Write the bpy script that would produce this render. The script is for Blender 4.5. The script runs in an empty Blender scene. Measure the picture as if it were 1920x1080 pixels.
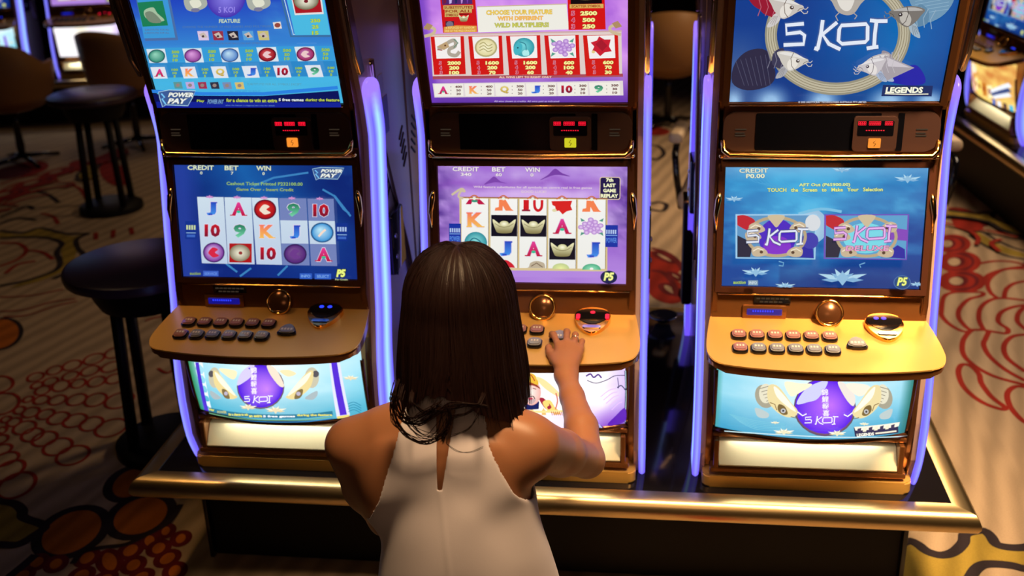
import bpy, bmesh, math, random
import numpy as np
from mathutils import Vector, Matrix, noise as mnoise

S = bpy.context.scene
COL = S.collection
random.seed(7)

# ------------------------------------------------------------------ camera
PITCH, YAW, ROLL = math.radians(22.0), math.radians(-7.815), math.radians(-1.897)
CAMPOS = Vector((0.300, -2.574, 1.953))
F_ = Vector((math.sin(YAW)*math.cos(PITCH), math.cos(YAW)*math.cos(PITCH), -math.sin(PITCH)))
R_ = Vector((math.cos(YAW), -math.sin(YAW), 0)); U_ = R_.cross(F_)
R2 = R_*math.cos(ROLL) + U_*math.sin(ROLL); U2 = U_*math.cos(ROLL) - R_*math.sin(ROLL)
cd = bpy.data.cameras.new('camera'); cam = bpy.data.objects.new('camera', cd); COL.objects.link(cam)
m = Matrix.Identity(4)
for i in range(3):
    m[i][0] = R2[i]; m[i][1] = U2[i]; m[i][2] = -F_[i]; m[i][3] = CAMPOS[i]
cam.matrix_world = m
cd.sensor_width = 36; cd.lens = 2050/1920*36; cd.clip_start = .05; cd.clip_end = 60
cd.dof.use_dof = True; cd.dof.focus_distance = 2.3; cd.dof.aperture_fstop = 3.2
S.camera = cam

# ------------------------------------------------------------------ world, lamps, exposure
S.view_settings.view_transform = 'Standard'; S.view_settings.look = 'None'
S.view_settings.exposure = 0; S.view_settings.gamma = 1; S.view_settings.use_curve_mapping = False
S.cycles.max_bounces = 8
w = bpy.data.worlds.new('dim_hall'); S.world = w; w.use_nodes = True
bg = w.node_tree.nodes['Background']; bg.inputs[0].default_value = (.30, .16, .085, 1); bg.inputs[1].default_value = .05

def area(name, loc, target, size, power, color, sy=None, spread=math.pi):
    l = bpy.data.lights.new(name, 'AREA'); l.shape = 'RECTANGLE' if sy else 'DISK'; l.size = size
    if sy: l.size_y = sy
    l.energy = power; l.color = color; l.spread = spread
    o = bpy.data.objects.new(name, l); COL.objects.link(o); o.location = loc
    o.rotation_euler = (Vector(target)-Vector(loc)).to_track_quat('-Z', 'Y').to_euler(); return o
WARM = (1, .66, .34)
area('ceiling_lamp', (1.5, -1.0, 3.3), (1.0, .05, .8), .7, 18, WARM, spread=math.radians(39))
area('ceiling_lamp', (.25, -1.1, 3.3), (.08, -.55, .8), .5, 4.8, WARM, spread=math.radians(34))
area('ceiling_lamp', (2.9, 1.2, 3.3), (2.3, 1.2, 0), .9, 19, (1, .76, .52), spread=math.radians(90))
area('ceiling_lamp', (2.2, 4.3, 3.3), (.6, 3.2, 0), .8, 42, (1, .68, .38), spread=math.radians(90))
area('ceiling_lamp', (-1.6, -.3, 3.3), (-1.0, -.1, .8), .3, .5, (1, .58, .22), spread=math.radians(22))
area('ceiling_lamp', (-2.6, 1.4, 3.3), (-2.4, 1.3, 0), .7, 1.4, WARM, spread=math.radians(120))
area('ceiling_lamp', (-3.2, 5.2, 3.3), (-3.2, 4.6, 0), .9, 3.0, WARM, spread=math.radians(100))
area('ceiling_lamp', (.1, 1.2, 3.2), (-.1, .1, 1.2), .5, 3, (1, .55, .25), spread=math.radians(120))
area('ceiling_lamp', (.4, -4.0, 3.2), (.2, 0, 1.1), 1.4, 1.6, (1, .6, .32), spread=math.radians(60))

# ------------------------------------------------------------------ helpers
def lin(c):
    r = []
    for x in c[:3]:
        x = max(0, min(1.6, x/255)); r.append(x/12.92 if x <= .04045 else ((x+.055)/1.055)**2.4)
    return r
def mat(name, base, rough=.5, metal=0, spec=.5, coat=0, emit=None, es=0, trans=0, ior=1.45, aniso=0):
    mt = bpy.data.materials.new(name); mt.use_nodes = True
    p = mt.node_tree.nodes['Principled BSDF']
    p.inputs['Base Color'].default_value = (*base, 1); p.inputs['Roughness'].default_value = rough
    p.inputs['Metallic'].default_value = metal; p.inputs['Specular IOR Level'].default_value = spec
    p.inputs['Coat Weight'].default_value = coat; p.inputs['Transmission Weight'].default_value = trans
    p.inputs['IOR'].default_value = ior; p.inputs['Anisotropic'].default_value = aniso
    if emit: p.inputs['Emission Color'].default_value = (*emit, 1); p.inputs['Emission Strength'].default_value = es
    return mt
def bump(mt, scale, strength, vec=(1, 1, 1), dist=.002, detail=3, rough_var=0):
    nt = mt.node_tree; p = nt.nodes['Principled BSDF']
    tc = nt.nodes.new('ShaderNodeTexCoord'); mp = nt.nodes.new('ShaderNodeMapping'); mp.inputs['Scale'].default_value = vec
    n = nt.nodes.new('ShaderNodeTexNoise'); n.inputs['Scale'].default_value = scale; n.inputs['Detail'].default_value = detail
    b = nt.nodes.new('ShaderNodeBump'); b.inputs['Strength'].default_value = strength; b.inputs['Distance'].default_value = dist
    nt.links.new(tc.outputs['Object'], mp.inputs[0]); nt.links.new(mp.outputs[0], n.inputs[0])
    nt.links.new(n.outputs[0], b.inputs['Height']); nt.links.new(b.outputs[0], p.inputs['Normal'])
    if rough_var:
        mr = nt.nodes.new('ShaderNodeMapRange'); r0 = p.inputs['Roughness'].default_value
        mr.inputs['To Min'].default_value = max(.02, r0-rough_var); mr.inputs['To Max'].default_value = r0+rough_var
        nt.links.new(n.outputs[0], mr.inputs['Value']); nt.links.new(mr.outputs[0], p.inputs['Roughness'])
    return mt
def attr_mat(name, strength, rough=.12, emission=True, base=None, attr='paint'):
    mt = bpy.data.materials.new(name); mt.use_nodes = True; nt = mt.node_tree; p = nt.nodes['Principled BSDF']
    a = nt.nodes.new('ShaderNodeAttribute'); a.attribute_name = attr
    p.inputs['Roughness'].default_value = rough
    if emission:
        p.inputs['Base Color'].default_value = (.01, .01, .012, 1); p.inputs['Specular IOR Level'].default_value = .35
        nt.links.new(a.outputs['Color'], p.inputs['Emission Color']); p.inputs['Emission Strength'].default_value = strength
    else: nt.links.new(a.outputs['Color'], p.inputs['Base Color'])
    return mt

def link(name, mesh, parent=None, mats=()):
    o = bpy.data.objects.new(name, mesh); COL.objects.link(o)
    for x in mats: mesh.materials.append(x)
    if parent: o.parent = parent
    return o
def empty(name, loc=(0, 0, 0), rz=0, **props):
    o = bpy.data.objects.new(name, None); COL.objects.link(o); o.location = loc; o.rotation_euler = (0, 0, rz)
    o.empty_display_size = .1
    for k, v in props.items(): o[k] = v
    return o
def tag(o, **props):
    for k, v in props.items(): o[k] = v
    return o
def from_bm(name, bm, parent=None, mats=(), smooth=False, angle=None):
    bmesh.ops.recalc_face_normals(bm, faces=bm.faces)
    me = bpy.data.meshes.new(name); bm.to_mesh(me); bm.free()
    if smooth or angle:
        for p in me.polygons: p.use_smooth = True
        if angle: me.set_sharp_from_angle(angle=math.radians(angle))
    return link(name, me, parent, mats)
def box(bm, c, s, bev=0, rot=None, mi=0, seg=2):
    g = bmesh.ops.create_cube(bm, size=1)['verts']
    M = Matrix.Translation(c) @ (rot.to_4x4() if rot else Matrix.Identity(4)) @ Matrix.Diagonal((*s, 1))
    bmesh.ops.transform(bm, matrix=M, verts=g)
    fs = {f for v in g for f in v.link_faces}
    for f in fs: f.material_index = mi
    if bev:
        es = list({e for f in fs for e in f.edges})
        r = bmesh.ops.bevel(bm, geom=es, offset=bev, segments=seg, affect='EDGES', profile=.5)
        for f in r['faces']: f.material_index = mi
def extrude_x(bm, prof, x0, x1, mi=0, bev=0):
    """side profile in (y, z) run along x"""
    a = [bm.verts.new((x0, y, z)) for y, z in prof]; b = [bm.verts.new((x1, y, z)) for y, z in prof]
    n = len(prof); fs = [bm.faces.new(a), bm.faces.new(b[::-1])]
    for i in range(n): fs.append(bm.faces.new((a[i], b[i], b[(i+1) % n], a[(i+1) % n])))
    for f in fs: f.material_index = mi
    if bev:
        es = list({e for f in fs for e in f.edges})
        r = bmesh.ops.bevel(bm, geom=es, offset=bev, segments=2, affect='EDGES')
        for f in r['faces']: f.material_index = mi
def prism(bm, pts, z0, z1, M=None, mi=0, bev=0, seg=2):
    """outline in (x, y) raised from z0 to z1"""
    a = [bm.verts.new((x, y, z0)) for x, y in pts]; b = [bm.verts.new((x, y, z1)) for x, y in pts]
    n = len(pts); fs = [bm.faces.new(a[::-1]), bm.faces.new(b)]
    for i in range(n): fs.append(bm.faces.new((a[i], a[(i+1) % n], b[(i+1) % n], b[i])))
    for f in fs: f.material_index = mi
    if bev:
        es = [e for e in fs[1].edges] + [e for e in fs[0].edges]
        r = bmesh.ops.bevel(bm, geom=es, offset=bev, segments=seg, affect='EDGES')
        for f in r['faces']: f.material_index = mi
        vs = list({v for f in list(r['faces']) for v in f.verts} | {v for f in fs if f.is_valid for v in f.verts})
    else: vs = a+b
    if M: bmesh.ops.transform(bm, matrix=M, verts=[v for v in vs if v.is_valid])
def rrect(cx, cy, w, h, r, n=5):
    out = []
    for sx, sy, a0 in ((1, 1, 0), (-1, 1, 90), (-1, -1, 180), (1, -1, 270)):
        for i in range(n+1):
            a = math.radians(a0+90*i/n); out.append((cx+sx*(w/2-r)+r*math.cos(a), cy+sy*(h/2-r)+r*math.sin(a)))
    return out
def tube(bm, pts, r, n=8, closed=False, mi=0, cap=True):
    pts = [Vector(p) for p in pts]; N = len(pts); rs = r if isinstance(r, (list, tuple)) else [r]*N
    rings = []; prev = None
    for i, p in enumerate(pts):
        if closed: d = pts[(i+1) % N]-pts[i-1]
        else: d = pts[min(i+1, N-1)]-pts[max(i-1, 0)]
        d.normalize()
        if prev is None: q = d.orthogonal().normalized()
        else: q = (prev-d*prev.dot(d)).normalized()
        prev = q; b = d.cross(q)
        rings.append([bm.verts.new(p+(q*math.cos(2*math.pi*k/n)+b*math.sin(2*math.pi*k/n))*rs[i]) for k in range(n)])
    for i in range(N if closed else N-1):
        A, B = rings[i], rings[(i+1) % N]
        for k in range(n):
            f = bm.faces.new((A[k], A[(k+1) % n], B[(k+1) % n], B[k])); f.material_index = mi; f.smooth = True
    if cap and not closed:
        for R0 in (rings[0][::-1], rings[-1]): bm.faces.new(R0).material_index = mi
def lathe(bm, prof, c=(0, 0, 0), n=24, mi=0, M=None):
    vs = []
    rings = []
    for r, z in prof:
        ring = [bm.verts.new((c[0]+r*math.cos(2*math.pi*k/n), c[1]+r*math.sin(2*math.pi*k/n), c[2]+z)) for k in range(n)] if r > 1e-6 else [bm.verts.new((c[0], c[1], c[2]+z))]
        rings.append(ring); vs += ring
    for A, B in zip(rings, rings[1:]):
        for k in range(n):
            if len(A) == 1 and len(B) == 1: continue
            if len(A) == 1: f = bm.faces.new((A[0], B[k], B[(k+1) % n]))
            elif len(B) == 1: f = bm.faces.new((A[k], A[(k+1) % n], B[0]))
            else: f = bm.faces.new((A[k], A[(k+1) % n], B[(k+1) % n], B[k]))
            f.material_index = mi; f.smooth = True
    if M: bmesh.ops.transform(bm, matrix=M, verts=vs)
def catmull(p, closed, n=4):
    out = []; m = len(p)
    for i in range(m if closed else m-1):
        g = (lambda k: p[k % m]) if closed else (lambda k: p[min(max(k, 0), m-1)])
        a, b, c, d = g(i-1), g(i), g(i+1), g(i+2)
        for j in range(n):
            t = j/n; out.append(tuple(.5*(2*y+(z-x)*t+(2*x-5*y+4*z-w_)*t*t+(3*y-x-3*z+w_)*t**3) for x, y, z, w_ in zip(a, b, c, d)))
    if not closed: out.append(tuple(p[-1]))
    return out
def copy_tree(o, parent=None):
    c = o.copy(); COL.objects.link(c)
    if parent: c.parent = parent; c.matrix_parent_inverse = o.matrix_parent_inverse.copy()
    for ch in list(o.children): copy_tree(ch, c)
    return c
def val2(x, y, seed=0):
    xi, yi = np.floor(x), np.floor(y); xf, yf = x-xi, y-yi
    h = lambda a, b: (np.sin(a*127.1+b*311.7+seed*74.7)*43758.5453) % 1
    u, v = xf*xf*(3-2*xf), yf*yf*(3-2*yf)
    return (h(xi, yi)*(1-u)+h(xi+1, yi)*u)*(1-v)+(h(xi, yi+1)*(1-u)+h(xi+1, yi+1)*u)*v
def fbm(x, y, seed=0, o=4):
    s = 0; a = .5
    for i in range(o): s = s+a*val2(x, y, seed+i); x = x*2.03; y = y*2.03; a *= .5
    return s

# ------------------------------------------------------------------ materials
M_bronze = bump(mat('polished_bronze', (.27, .105, .032), .2, .62), 3, .02)
M_bronze_dark = mat('dark_bronze_gloss', (.14, .055, .022), .22, .6)
M_gold_satin = bump(mat('satin_gold', (.72, .42, .11), .32, .45), 900, .05, dist=.0004)
M_gold_edge = mat('polished_gold', (.9, .5, .14), .14, 1)
M_trim = mat('champagne_metal', (.66, .49, .25), .3, 1)
M_black = mat('black_lacquer', (.006, .005, .006), .08, 0, .6)
M_black_matt = mat('black_laminate', (.004, .0035, .004), .5, 0, .2)
M_bezel = mat('brown_bezel', (.06, .02, .011), .32, 0, .5)
M_side = mat('side_panel_gloss', (.46, .31, .23), .2, .12)
M_chrome = mat('chrome', (.8, .8, .82), .08, 1)
M_plate = mat('pale_gold_plate', (.80, .72, .50), .32, .35)
M_display = mat('display_black', (.003, .003, .005), .12, 0, .5)
M_panel = mat('brown_plastic_panel', (.05, .024, .020), .35, 0, .4)
M_capred = mat('pink_button_cap', (.30, .14, .13), .12, 0, .6, coat=.6)
M_capgrey = mat('grey_button_cap', (.20, .21, .24), .12, 0, .6, coat=.6)
M_paint = attr_mat('lit_picture', 1.0)
M_paint_bright = attr_mat('backlit_picture', 1.15)
M_glow = attr_mat('violet_light_slab', 1.3, rough=.3)
def glow(name, c, s): return mat(name, (.01, .01, .01), .4, emit=lin(c), es=s)
M_red = glow('red_led_text', (255, 20, 50), 1.2)
M_orange = glow('orange_lit_key', (255, 150, 50), 1.0)
M_yellowkey = glow('yellow_lit_key', (220, 215, 40), .9)
M_blue = glow('blue_led', (40, 60, 255), 1.6)
M_blue_dim = glow('dim_blue_slot', (10, 15, 150), .8)
M_redglow = glow('red_bill_light', (255, 20, 60), 1.6)
M_print = glow('printed_mark', (90, 75, 60), .35)
# ------------------------------------------------------------------ pictures on the screens (flat art laid out in its own 2-D space)
TEXT_CACHE = {}
def text_mesh(body, bold=0, shear=0):
    k = (body, bold, shear)
    if k in TEXT_CACHE: return TEXT_CACHE[k]
    c = bpy.data.curves.new('lettering', 'FONT'); c.body = body; c.offset = bold; c.shear = shear; c.resolution_u = 2
    o = bpy.data.objects.new('lettering', c); COL.objects.link(o)
    dg = bpy.context.evaluated_depsgraph_get(); dg.update()
    e = o.evaluated_get(dg); me = e.to_mesh()
    v = np.array([tuple(x.co)[:2] for x in me.vertices]) if len(me.vertices) else np.zeros((0, 2))
    f = [tuple(p.vertices) for p in me.polygons]
    e.to_mesh_clear(); bpy.data.objects.remove(o); bpy.data.curves.remove(c)
    if len(v): mn, mx = v.min(0), v.max(0); v = (v-mn)/np.maximum(mx-mn, 1e-6)
    TEXT_CACHE[k] = (v, f); return v, f
def homog(src, dst):
    A = []
    for (x, y), (u, v) in zip(src, dst):
        A.append([x, y, 1, 0, 0, 0, -u*x, -u*y]); A.append([0, 0, 0, x, y, 1, -v*x, -v*y])
    h = np.linalg.solve(np.array(A, float), np.array([c for p in dst for c in p], float))
    H = np.append(h, 1).reshape(3, 3)
    def f(p):
        p = np.asarray(p, float); q = np.c_[p, np.ones(len(p))] @ H.T; return q[:, :2]/q[:, 2:]
    return f
class Art:
    """corners: the picture's four corners TL TR BR BL in drawing units; everything is stored as u, v in 0..1"""
    def __init__(s, corners, v0=0, sag=None):
        s.sag = sag; s.v0 = v0; s.H = homog(corners, [(0, v0), (1, v0), (1, 1), (0, 1)])
        s.V = []; s.C = []; s.F = []; s.L = []; s.n = 0; s.layer = 0; s.Hi = homog([(0, v0), (1, v0), (1, 1), (0, 1)], corners)
    def add(s, pts, faces, col, uv=False, clip=True):
        pts = np.asarray(pts, float); s.layer += 1
        if not len(pts): return
        if not uv:
            if s.sag:
                u0 = s.H(pts)[:, 0]; b = 1-(2*np.clip(u0, 0, 1)-1)**2; t = np.clip((s.H(pts)[:, 1]-s.v0)/(1-s.v0), 0, 1)
                pts = pts.copy(); pts[:, 1] -= b*(s.sag[0]*(1-t)+s.sag[1]*t)
            q = s.H(pts)
        else: q = pts
        if clip: q = np.clip(q, 0, 1)
        if callable(col): c = np.array([lin(col(*p)) for p in pts])
        else: c = np.tile(lin(col), (len(pts), 1))
        s.V.append(q); s.C.append(c); s.L.append(np.full(len(q), s.layer)); s.F += [tuple(i+s.n for i in f) for f in faces]; s.n += len(q)
    def bg(s, nx, ny, fn):
        u, v = np.meshgrid(np.linspace(0, 1, nx), np.linspace(0, 1, ny)); u = u.ravel(); v = v.ravel()
        c = fn(u, v); f = [(j*nx+i, j*nx+i+1, (j+1)*nx+i+1, (j+1)*nx+i) for j in range(ny-1) for i in range(nx-1)]
        s.V.append(np.c_[u, v]); s.C.append(np.array([lin(x) for x in c])); s.L.append(np.zeros(len(u))); s.F += [tuple(i+s.n for i in q) for q in f]; s.n += len(u)
    def poly(s, pts, col): s.add(pts, [tuple(range(len(pts)))], col)
    def rect(s, x0, y0, x1, y1, col): s.poly([(x0, y0), (x1, y0), (x1, y1), (x0, y1)], col)
    def quad(s, pts, col): s.poly(pts, col)
    def fan(s, cx, cy, rx, ry, c0, c1, n=24, a=0, hx=0, hy=0):
        a = math.radians(a); P = [(cx+hx, cy+hy)]
        for k in range(n):
            t = 2*math.pi*k/n; x, y = rx*math.cos(t), ry*math.sin(t); P.append((cx+x*math.cos(a)+y*math.sin(a), cy-x*math.sin(a)+y*math.cos(a)))
        P0 = P[0]; s.add(P, [(0, k+1, (k+1) % n+1) for k in range(n)], lambda x, y: c0 if (x, y) == tuple(P0) else c1)
        # centre colour has to survive the optional sag shift
        s.C[-1][0] = lin(c0)
    def ell(s, cx, cy, rx, ry, col, n=24, a=0): s.fan(cx, cy, rx, ry, col, col, n, a)
    def line(s, pts, wd, col, closed=False):
        P = np.asarray(pts, float); n = len(P); L = []
        for i in range(n):
            if closed: d = P[(i+1) % n]-P[i-1]
            else: d = P[min(i+1, n-1)]-P[max(i-1, 0)]
            d = d/(np.hypot(*d)+1e-9); w_ = wd[i] if isinstance(wd, (list, tuple)) else wd
            q = np.array([-d[1], d[0]])*w_/2; L += [P[i]+q, P[i]-q]
        f = [(2*i, 2*i+2, 2*i+3, 2*i+1) for i in range(n-1)]
        if closed: f.append((2*n-2, 0, 1, 2*n-1))
        s.add(L, f, col)
    def frame(s, x0, y0, x1, y1, wd, col): s.line([(x0, y0), (x1, y0), (x1, y1), (x0, y1)], wd, col, True)
    def text(s, body, cx, cy, w, h, col, bold=.02, out=None, ow=.06, ang=0, shear=0, col2=None):
        for (bo, c) in (([(bold+ow, out)] if out else []) + [(bold, col)]):
            v, f = text_mesh(body, bo, shear)
            if not len(v): continue
            k = 1.0
            if bo != bold: k = 1+ow*.9/1.0
            W_, H_ = w*(1+(k-1)*1.2*h/max(w, 1)*3), h*k*1.06 if bo != bold else h
            if bo == bold: W_ = w
            p = np.c_[(v[:, 0]-.5)*W_, (.5-v[:, 1])*H_]
            a = math.radians(ang); p = np.c_[p[:, 0]*math.cos(a)+p[:, 1]*math.sin(a)+cx, -p[:, 0]*math.sin(a)+p[:, 1]*math.cos(a)+cy]
            if bo == bold and col2: cc = lambda x, y: tuple(c[i]+(col2[i]-c[i])*max(0, min(1, (y-(cy-h/2))/h)) for i in range(3))
            else: cc = c
            s.add(p, f, cc)
    def build(s, name, parent, surf, mt, cuts=0, extra=()):
        V = np.vstack(s.V); C = np.vstack(s.C); L = np.concatenate(s.L)
        me = bpy.data.meshes.new(name)
        if not cuts:
            P = [surf(u, v, l) for (u, v), l in zip(V, L)]
            me.from_pydata(P, [], s.F); CC = C
        else:
            bm = bmesh.new(); lay = bm.verts.layers.float_color.new('paint')
            vs = []
            for (u, v), l, c in zip(V, L, C):
                x = bm.verts.new((u, v, l*.001)); x[lay] = (*c, 1); vs.append(x)
            for f in s.F:
                try: bm.faces.new([vs[i] for i in f])
                except ValueError: pass
            for k in range(1, cuts):
                bmesh.ops.bisect_plane(bm, geom=bm.verts[:]+bm.edges[:]+bm.faces[:], plane_co=(k/cuts, 0, 0), plane_no=(1, 0, 0))
            for k in range(1, 8):
                bmesh.ops.bisect_plane(bm, geom=bm.verts[:]+bm.edges[:]+bm.faces[:], plane_co=(0, k/8, 0), plane_no=(0, 1, 0))
            for v in bm.verts: v.co = surf(v.co.x, v.co.y, v.co.z*1000)
            bm.to_mesh(me); bm.free(); CC = None
        if CC is not None:
            a = me.color_attributes.new('paint', 'FLOAT_COLOR', 'POINT')
            a.data.foreach_set('color', np.c_[CC, np.ones(len(CC))].ravel().astype(np.float32))
        me.validate(); o = link(name, me, parent, [mt]); return o

def mix3(a, b, t): return tuple(a[i]+(b[i]-a[i])*t for i in range(3))
def mixn(a, b, t): t = np.clip(np.asarray(t), 0, 1)[:, None]; return np.asarray(a)*(1-t)+np.asarray(b)*t
KOI = [  # brush lettering of the fish game, in a 0..7.4 x 0..2 box
    ([(1.45, .22), (.2, .3), (.25, .85), (1.2, .75), (1.5, .95), (1.45, 1.5), (.05, 1.55)], 0),
    ([(2.75, 0), (2.65, .8), (2.42, 1.85)], 0), ([(3.75, .15), (2.75, .9), (3.2, 1.5), (4.0, 1.85)], 0), ([(2.2, 1.75), (2.5, 1.85)], 0),
    ([(4.05, .35), (5.75, .28), (5.85, .45), (5.85, 1.25), (5.7, 1.4), (4.1, 1.5), (3.85, 1.3), (3.9, .6)], 1),
    ([(6.45, .1), (6.35, .9), (6.3, 1.8)], 0), ([(6.0, .05), (6.5, .1), (7.2, .1)], 0), ([(5.8, 1.8), (6.3, 1.72), (6.6, 1.7)], 0)]
def koi_text(a, x, y, w, h, col, wd=.2, out=None, skew=0):
    for k, c in (((1.7, out),) if out else ()) + ((1, col),):
        for pts, cl in KOI: a.line([(x+px/7.4*w+skew*(1-py/2)*h, y+py/2*h) for px, py in pts], wd*k*h/2, c, bool(cl))
def koi_fish(a, x, y, s, flip=1, ang=0, head=(215, 205, 190), body=(120, 120, 130), dark=(110, 90, 70), fin=(200, 200, 205), bodylen=1.6):
    """head points to +x * flip; s = head length"""
    t = math.radians(ang)
    def P(px, py): px, py = px*math.cos(t)+py*math.sin(t), -px*math.sin(t)+py*math.cos(t); return (x+flip*px*s, y+py*s)
    def sh(pts, c): a.poly([P(*p) for p in catmull(pts, True, 3)], c)
    sh([(-.3, -.5), (-bodylen*.6, -.62), (-bodylen, -.35), (-bodylen*1.05, .2), (-bodylen*.6, .45), (-.3, .5)], body)
    for i in range(3): a.line([P(-.5-.35*i, -.5), P(-.35-.35*i, 0), P(-.5-.35*i, .42)], .04*s, mix3(body, (255, 255, 255), .3))
    sh([(-.35, .3), (-.6, .6), (-.75, .95), (-.35, .85), (-.1, .5)], fin)
    for i in range(4): a.line([P(-.25-.05*i, .42), P(-.42-.09*i, .88-.05*i)], .025*s, mix3(fin, dark, .4))
    sh([(-.7, -.42), (-.3, -.5), (.2, -.42), (.7, -.15), (.98, -.02), (.93, .15), (.7, .25), (.3, .48), (-.05, .55), (-.4, .2), (-.55, -.1)], head)
    sh([(-.05, .5), (.25, .42), (.42, .2), (.38, -.05), (.15, -.15), (-.1, .05), (-.15, .3)], mix3(head, (255, 250, 240), .5))
    sh([(-.6, -.38), (-.2, -.44), (.4, -.3), (.8, -.08), (.4, -.15), (-.1, -.25)], mix3(head, (255, 255, 255), .45))
    a.line([P(.2, -.42), P(.05, -.1), P(.1, .3), P(.25, .5)], .03*s, dark)
    a.fan(*P(.42, .03), .1*s, .09*s, (40, 30, 40), dark); a.ell(*P(.44, .01), .04*s, .035*s, (240, 235, 240), 8)
    a.line([P(.93, .08), P(1.1, .12), P(1.2, .02)], .04*s, head); a.line([P(.85, .18), P(1.0, .32), P(1.15, .3), P(1.18, .2)], .04*s, head)
    a.line([P(.95, .05), P(.78, .1), P(.7, .2)], .025*s, dark)
def lotus(a, x, y, s, c=(170, 215, 235), c2=(80, 140, 200), n=9):
    for k in range(n):
        t = math.radians(180-180*k/(n-1)); L = s*(1 if k % 2 else .8)*(1 if abs(k-(n-1)/2) > 2 else .75)
        tip = (x+L*math.cos(t), y-L*math.sin(t)*.62); q = (-math.sin(t)*.09*s, -math.cos(t)*.09*s)
        a.poly([(x, y), ((x+tip[0])/2+q[0], (y+tip[1])/2+q[1]), tip, ((x+tip[0])/2-q[0], (y+tip[1])/2-q[1])], c if k % 2 else mix3(c, c2, .45))
    a.poly([(x-.25*s, y-.1*s), (x, y-.3*s), (x+.25*s, y-.1*s), (x, y+.22*s)], mix3(c, c2, .3))
def ingot(a, x, y, w, h):
    a.poly(catmull([(x-.5*w, y-.42*h), (x-.36*w, y+.3*h), (x-.22*w, y+.48*h), (x+.22*w, y+.48*h), (x+.36*w, y+.3*h), (x+.5*w, y-.42*h), (x+.2*w, y-.12*h), (x, y-.05*h), (x-.2*w, y-.12*h)], True, 3),
           lambda px, py: mix3((240, 235, 190), (130, 120, 75), max(0, min(1, (py-(y-.3*h))/(.8*h)))))
    a.fan(x, y-.12*h, .2*w, .2*h, (255, 252, 225), (200, 195, 140), 14)
    a.line([(x-.4*w, y-.15*h), (x-.2*w, y+.05*h), (x, y+.1*h), (x+.2*w, y+.05*h), (x+.4*w, y-.15*h)], .03*h, (110, 100, 60))
def letter(a, ch, x, y, w, h):
    K = {'A': ((225, 60, 150), (190, 20, 60)), 'K': ((245, 120, 90), (245, 190, 90)), 'J': ((40, 70, 190), (70, 150, 235)), '9': ((40, 120, 90), (120, 215, 170)),
         '10': ((200, 25, 40), (120, 20, 50)), 'Q': ((230, 210, 120), (190, 160, 60))}[ch]
    a.text(ch, x, y, w, h, K[0], .05, (225, 215, 235), .03, col2=K[1])
    if ch in 'AJKQ' or ch == '10':
        if ch == 'J': a.rect(x-w*.28, y+h*.36, x+w*.1, y+h*.48, K[0]); a.rect(x+w*.0, y-h*.5, x+w*.6, y-h*.4, K[0])
        if ch == 'A':
            a.rect(x-w*.62, y+h*.42, x-w*.22, y+h*.5, K[1]); a.rect(x+w*.22, y+h*.42, x+w*.62, y+h*.5, K[1]); a.ell(x, y+h*.2, w*.16, h*.1, (50, 190, 150), 8)
        if ch == 'K':
            for sx in (-1, 1): a.rect(x+sx*w*.38-w*.18, y+h*.42, x+sx*w*.38+w*.18, y+h*.5, K[1])
            a.rect(x-w*.56, y-h*.5, x-w*.15, y-h*.42, K[0])
def coin(a, x, y, rx, ry, c0, c1, deco=None, fig=None):
    a.fan(x, y, rx, ry, c1, mix3(c1, (30, 30, 60), .5), 24); a.fan(x, y, rx*.86, ry*.86, c0, c1, 24, hx=-rx*.2, hy=-ry*.3)
    if deco: a.poly(catmull([(x-rx*.5, y), (x-rx*.1, y-ry*.5), (x+rx*.4, y-ry*.3), (x+rx*.1, y), (x+rx*.5, y+ry*.3), (x, y+ry*.5), (x-rx*.3, y+ry*.3)], True, 3), deco)
    if fig: a.line([(x-rx*.3, y+ry*.4), (x, y), (x+rx*.3, y-ry*.3)], rx*.18, fig)
def power_pay(a, x, y, w, h):
    k = [(0, .1), (.28, -.05), (1, 0), (.92, .45), (.8, 1), (.2, .95), (.12, 1.1), (.05, .6)]
    a.poly([(x+p*w, y+q*h) for p, q in k], (60, 90, 150)); a.line([(x+p*w, y+q*h) for p, q in k], .05*h, (170, 210, 230), True)
    a.line([(x+.08*w, y+.2*h), (x+.17*w, y+.45*h), (x+.1*w, y+.55*h), (x+.2*w, y+.9*h)], .1*h, (120, 200, 250))
    a.text('POWER', x+.6*w, y+.27*h, .68*w, .32*h, (235, 240, 235), .05, (20, 30, 40), .05, shear=.3)
    a.text('PAY', x+.52*w, y+.68*h, .55*w, .36*h, (235, 240, 235), .05, (20, 30, 40), .05, shear=.3)
def digits(a, rows, x, y, dy, w, h, col, out=None):
    for i, r in enumerate(rows): a.text(r, x, y+i*dy, w*len(r)/4, h, col, .04, out, .03)

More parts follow.
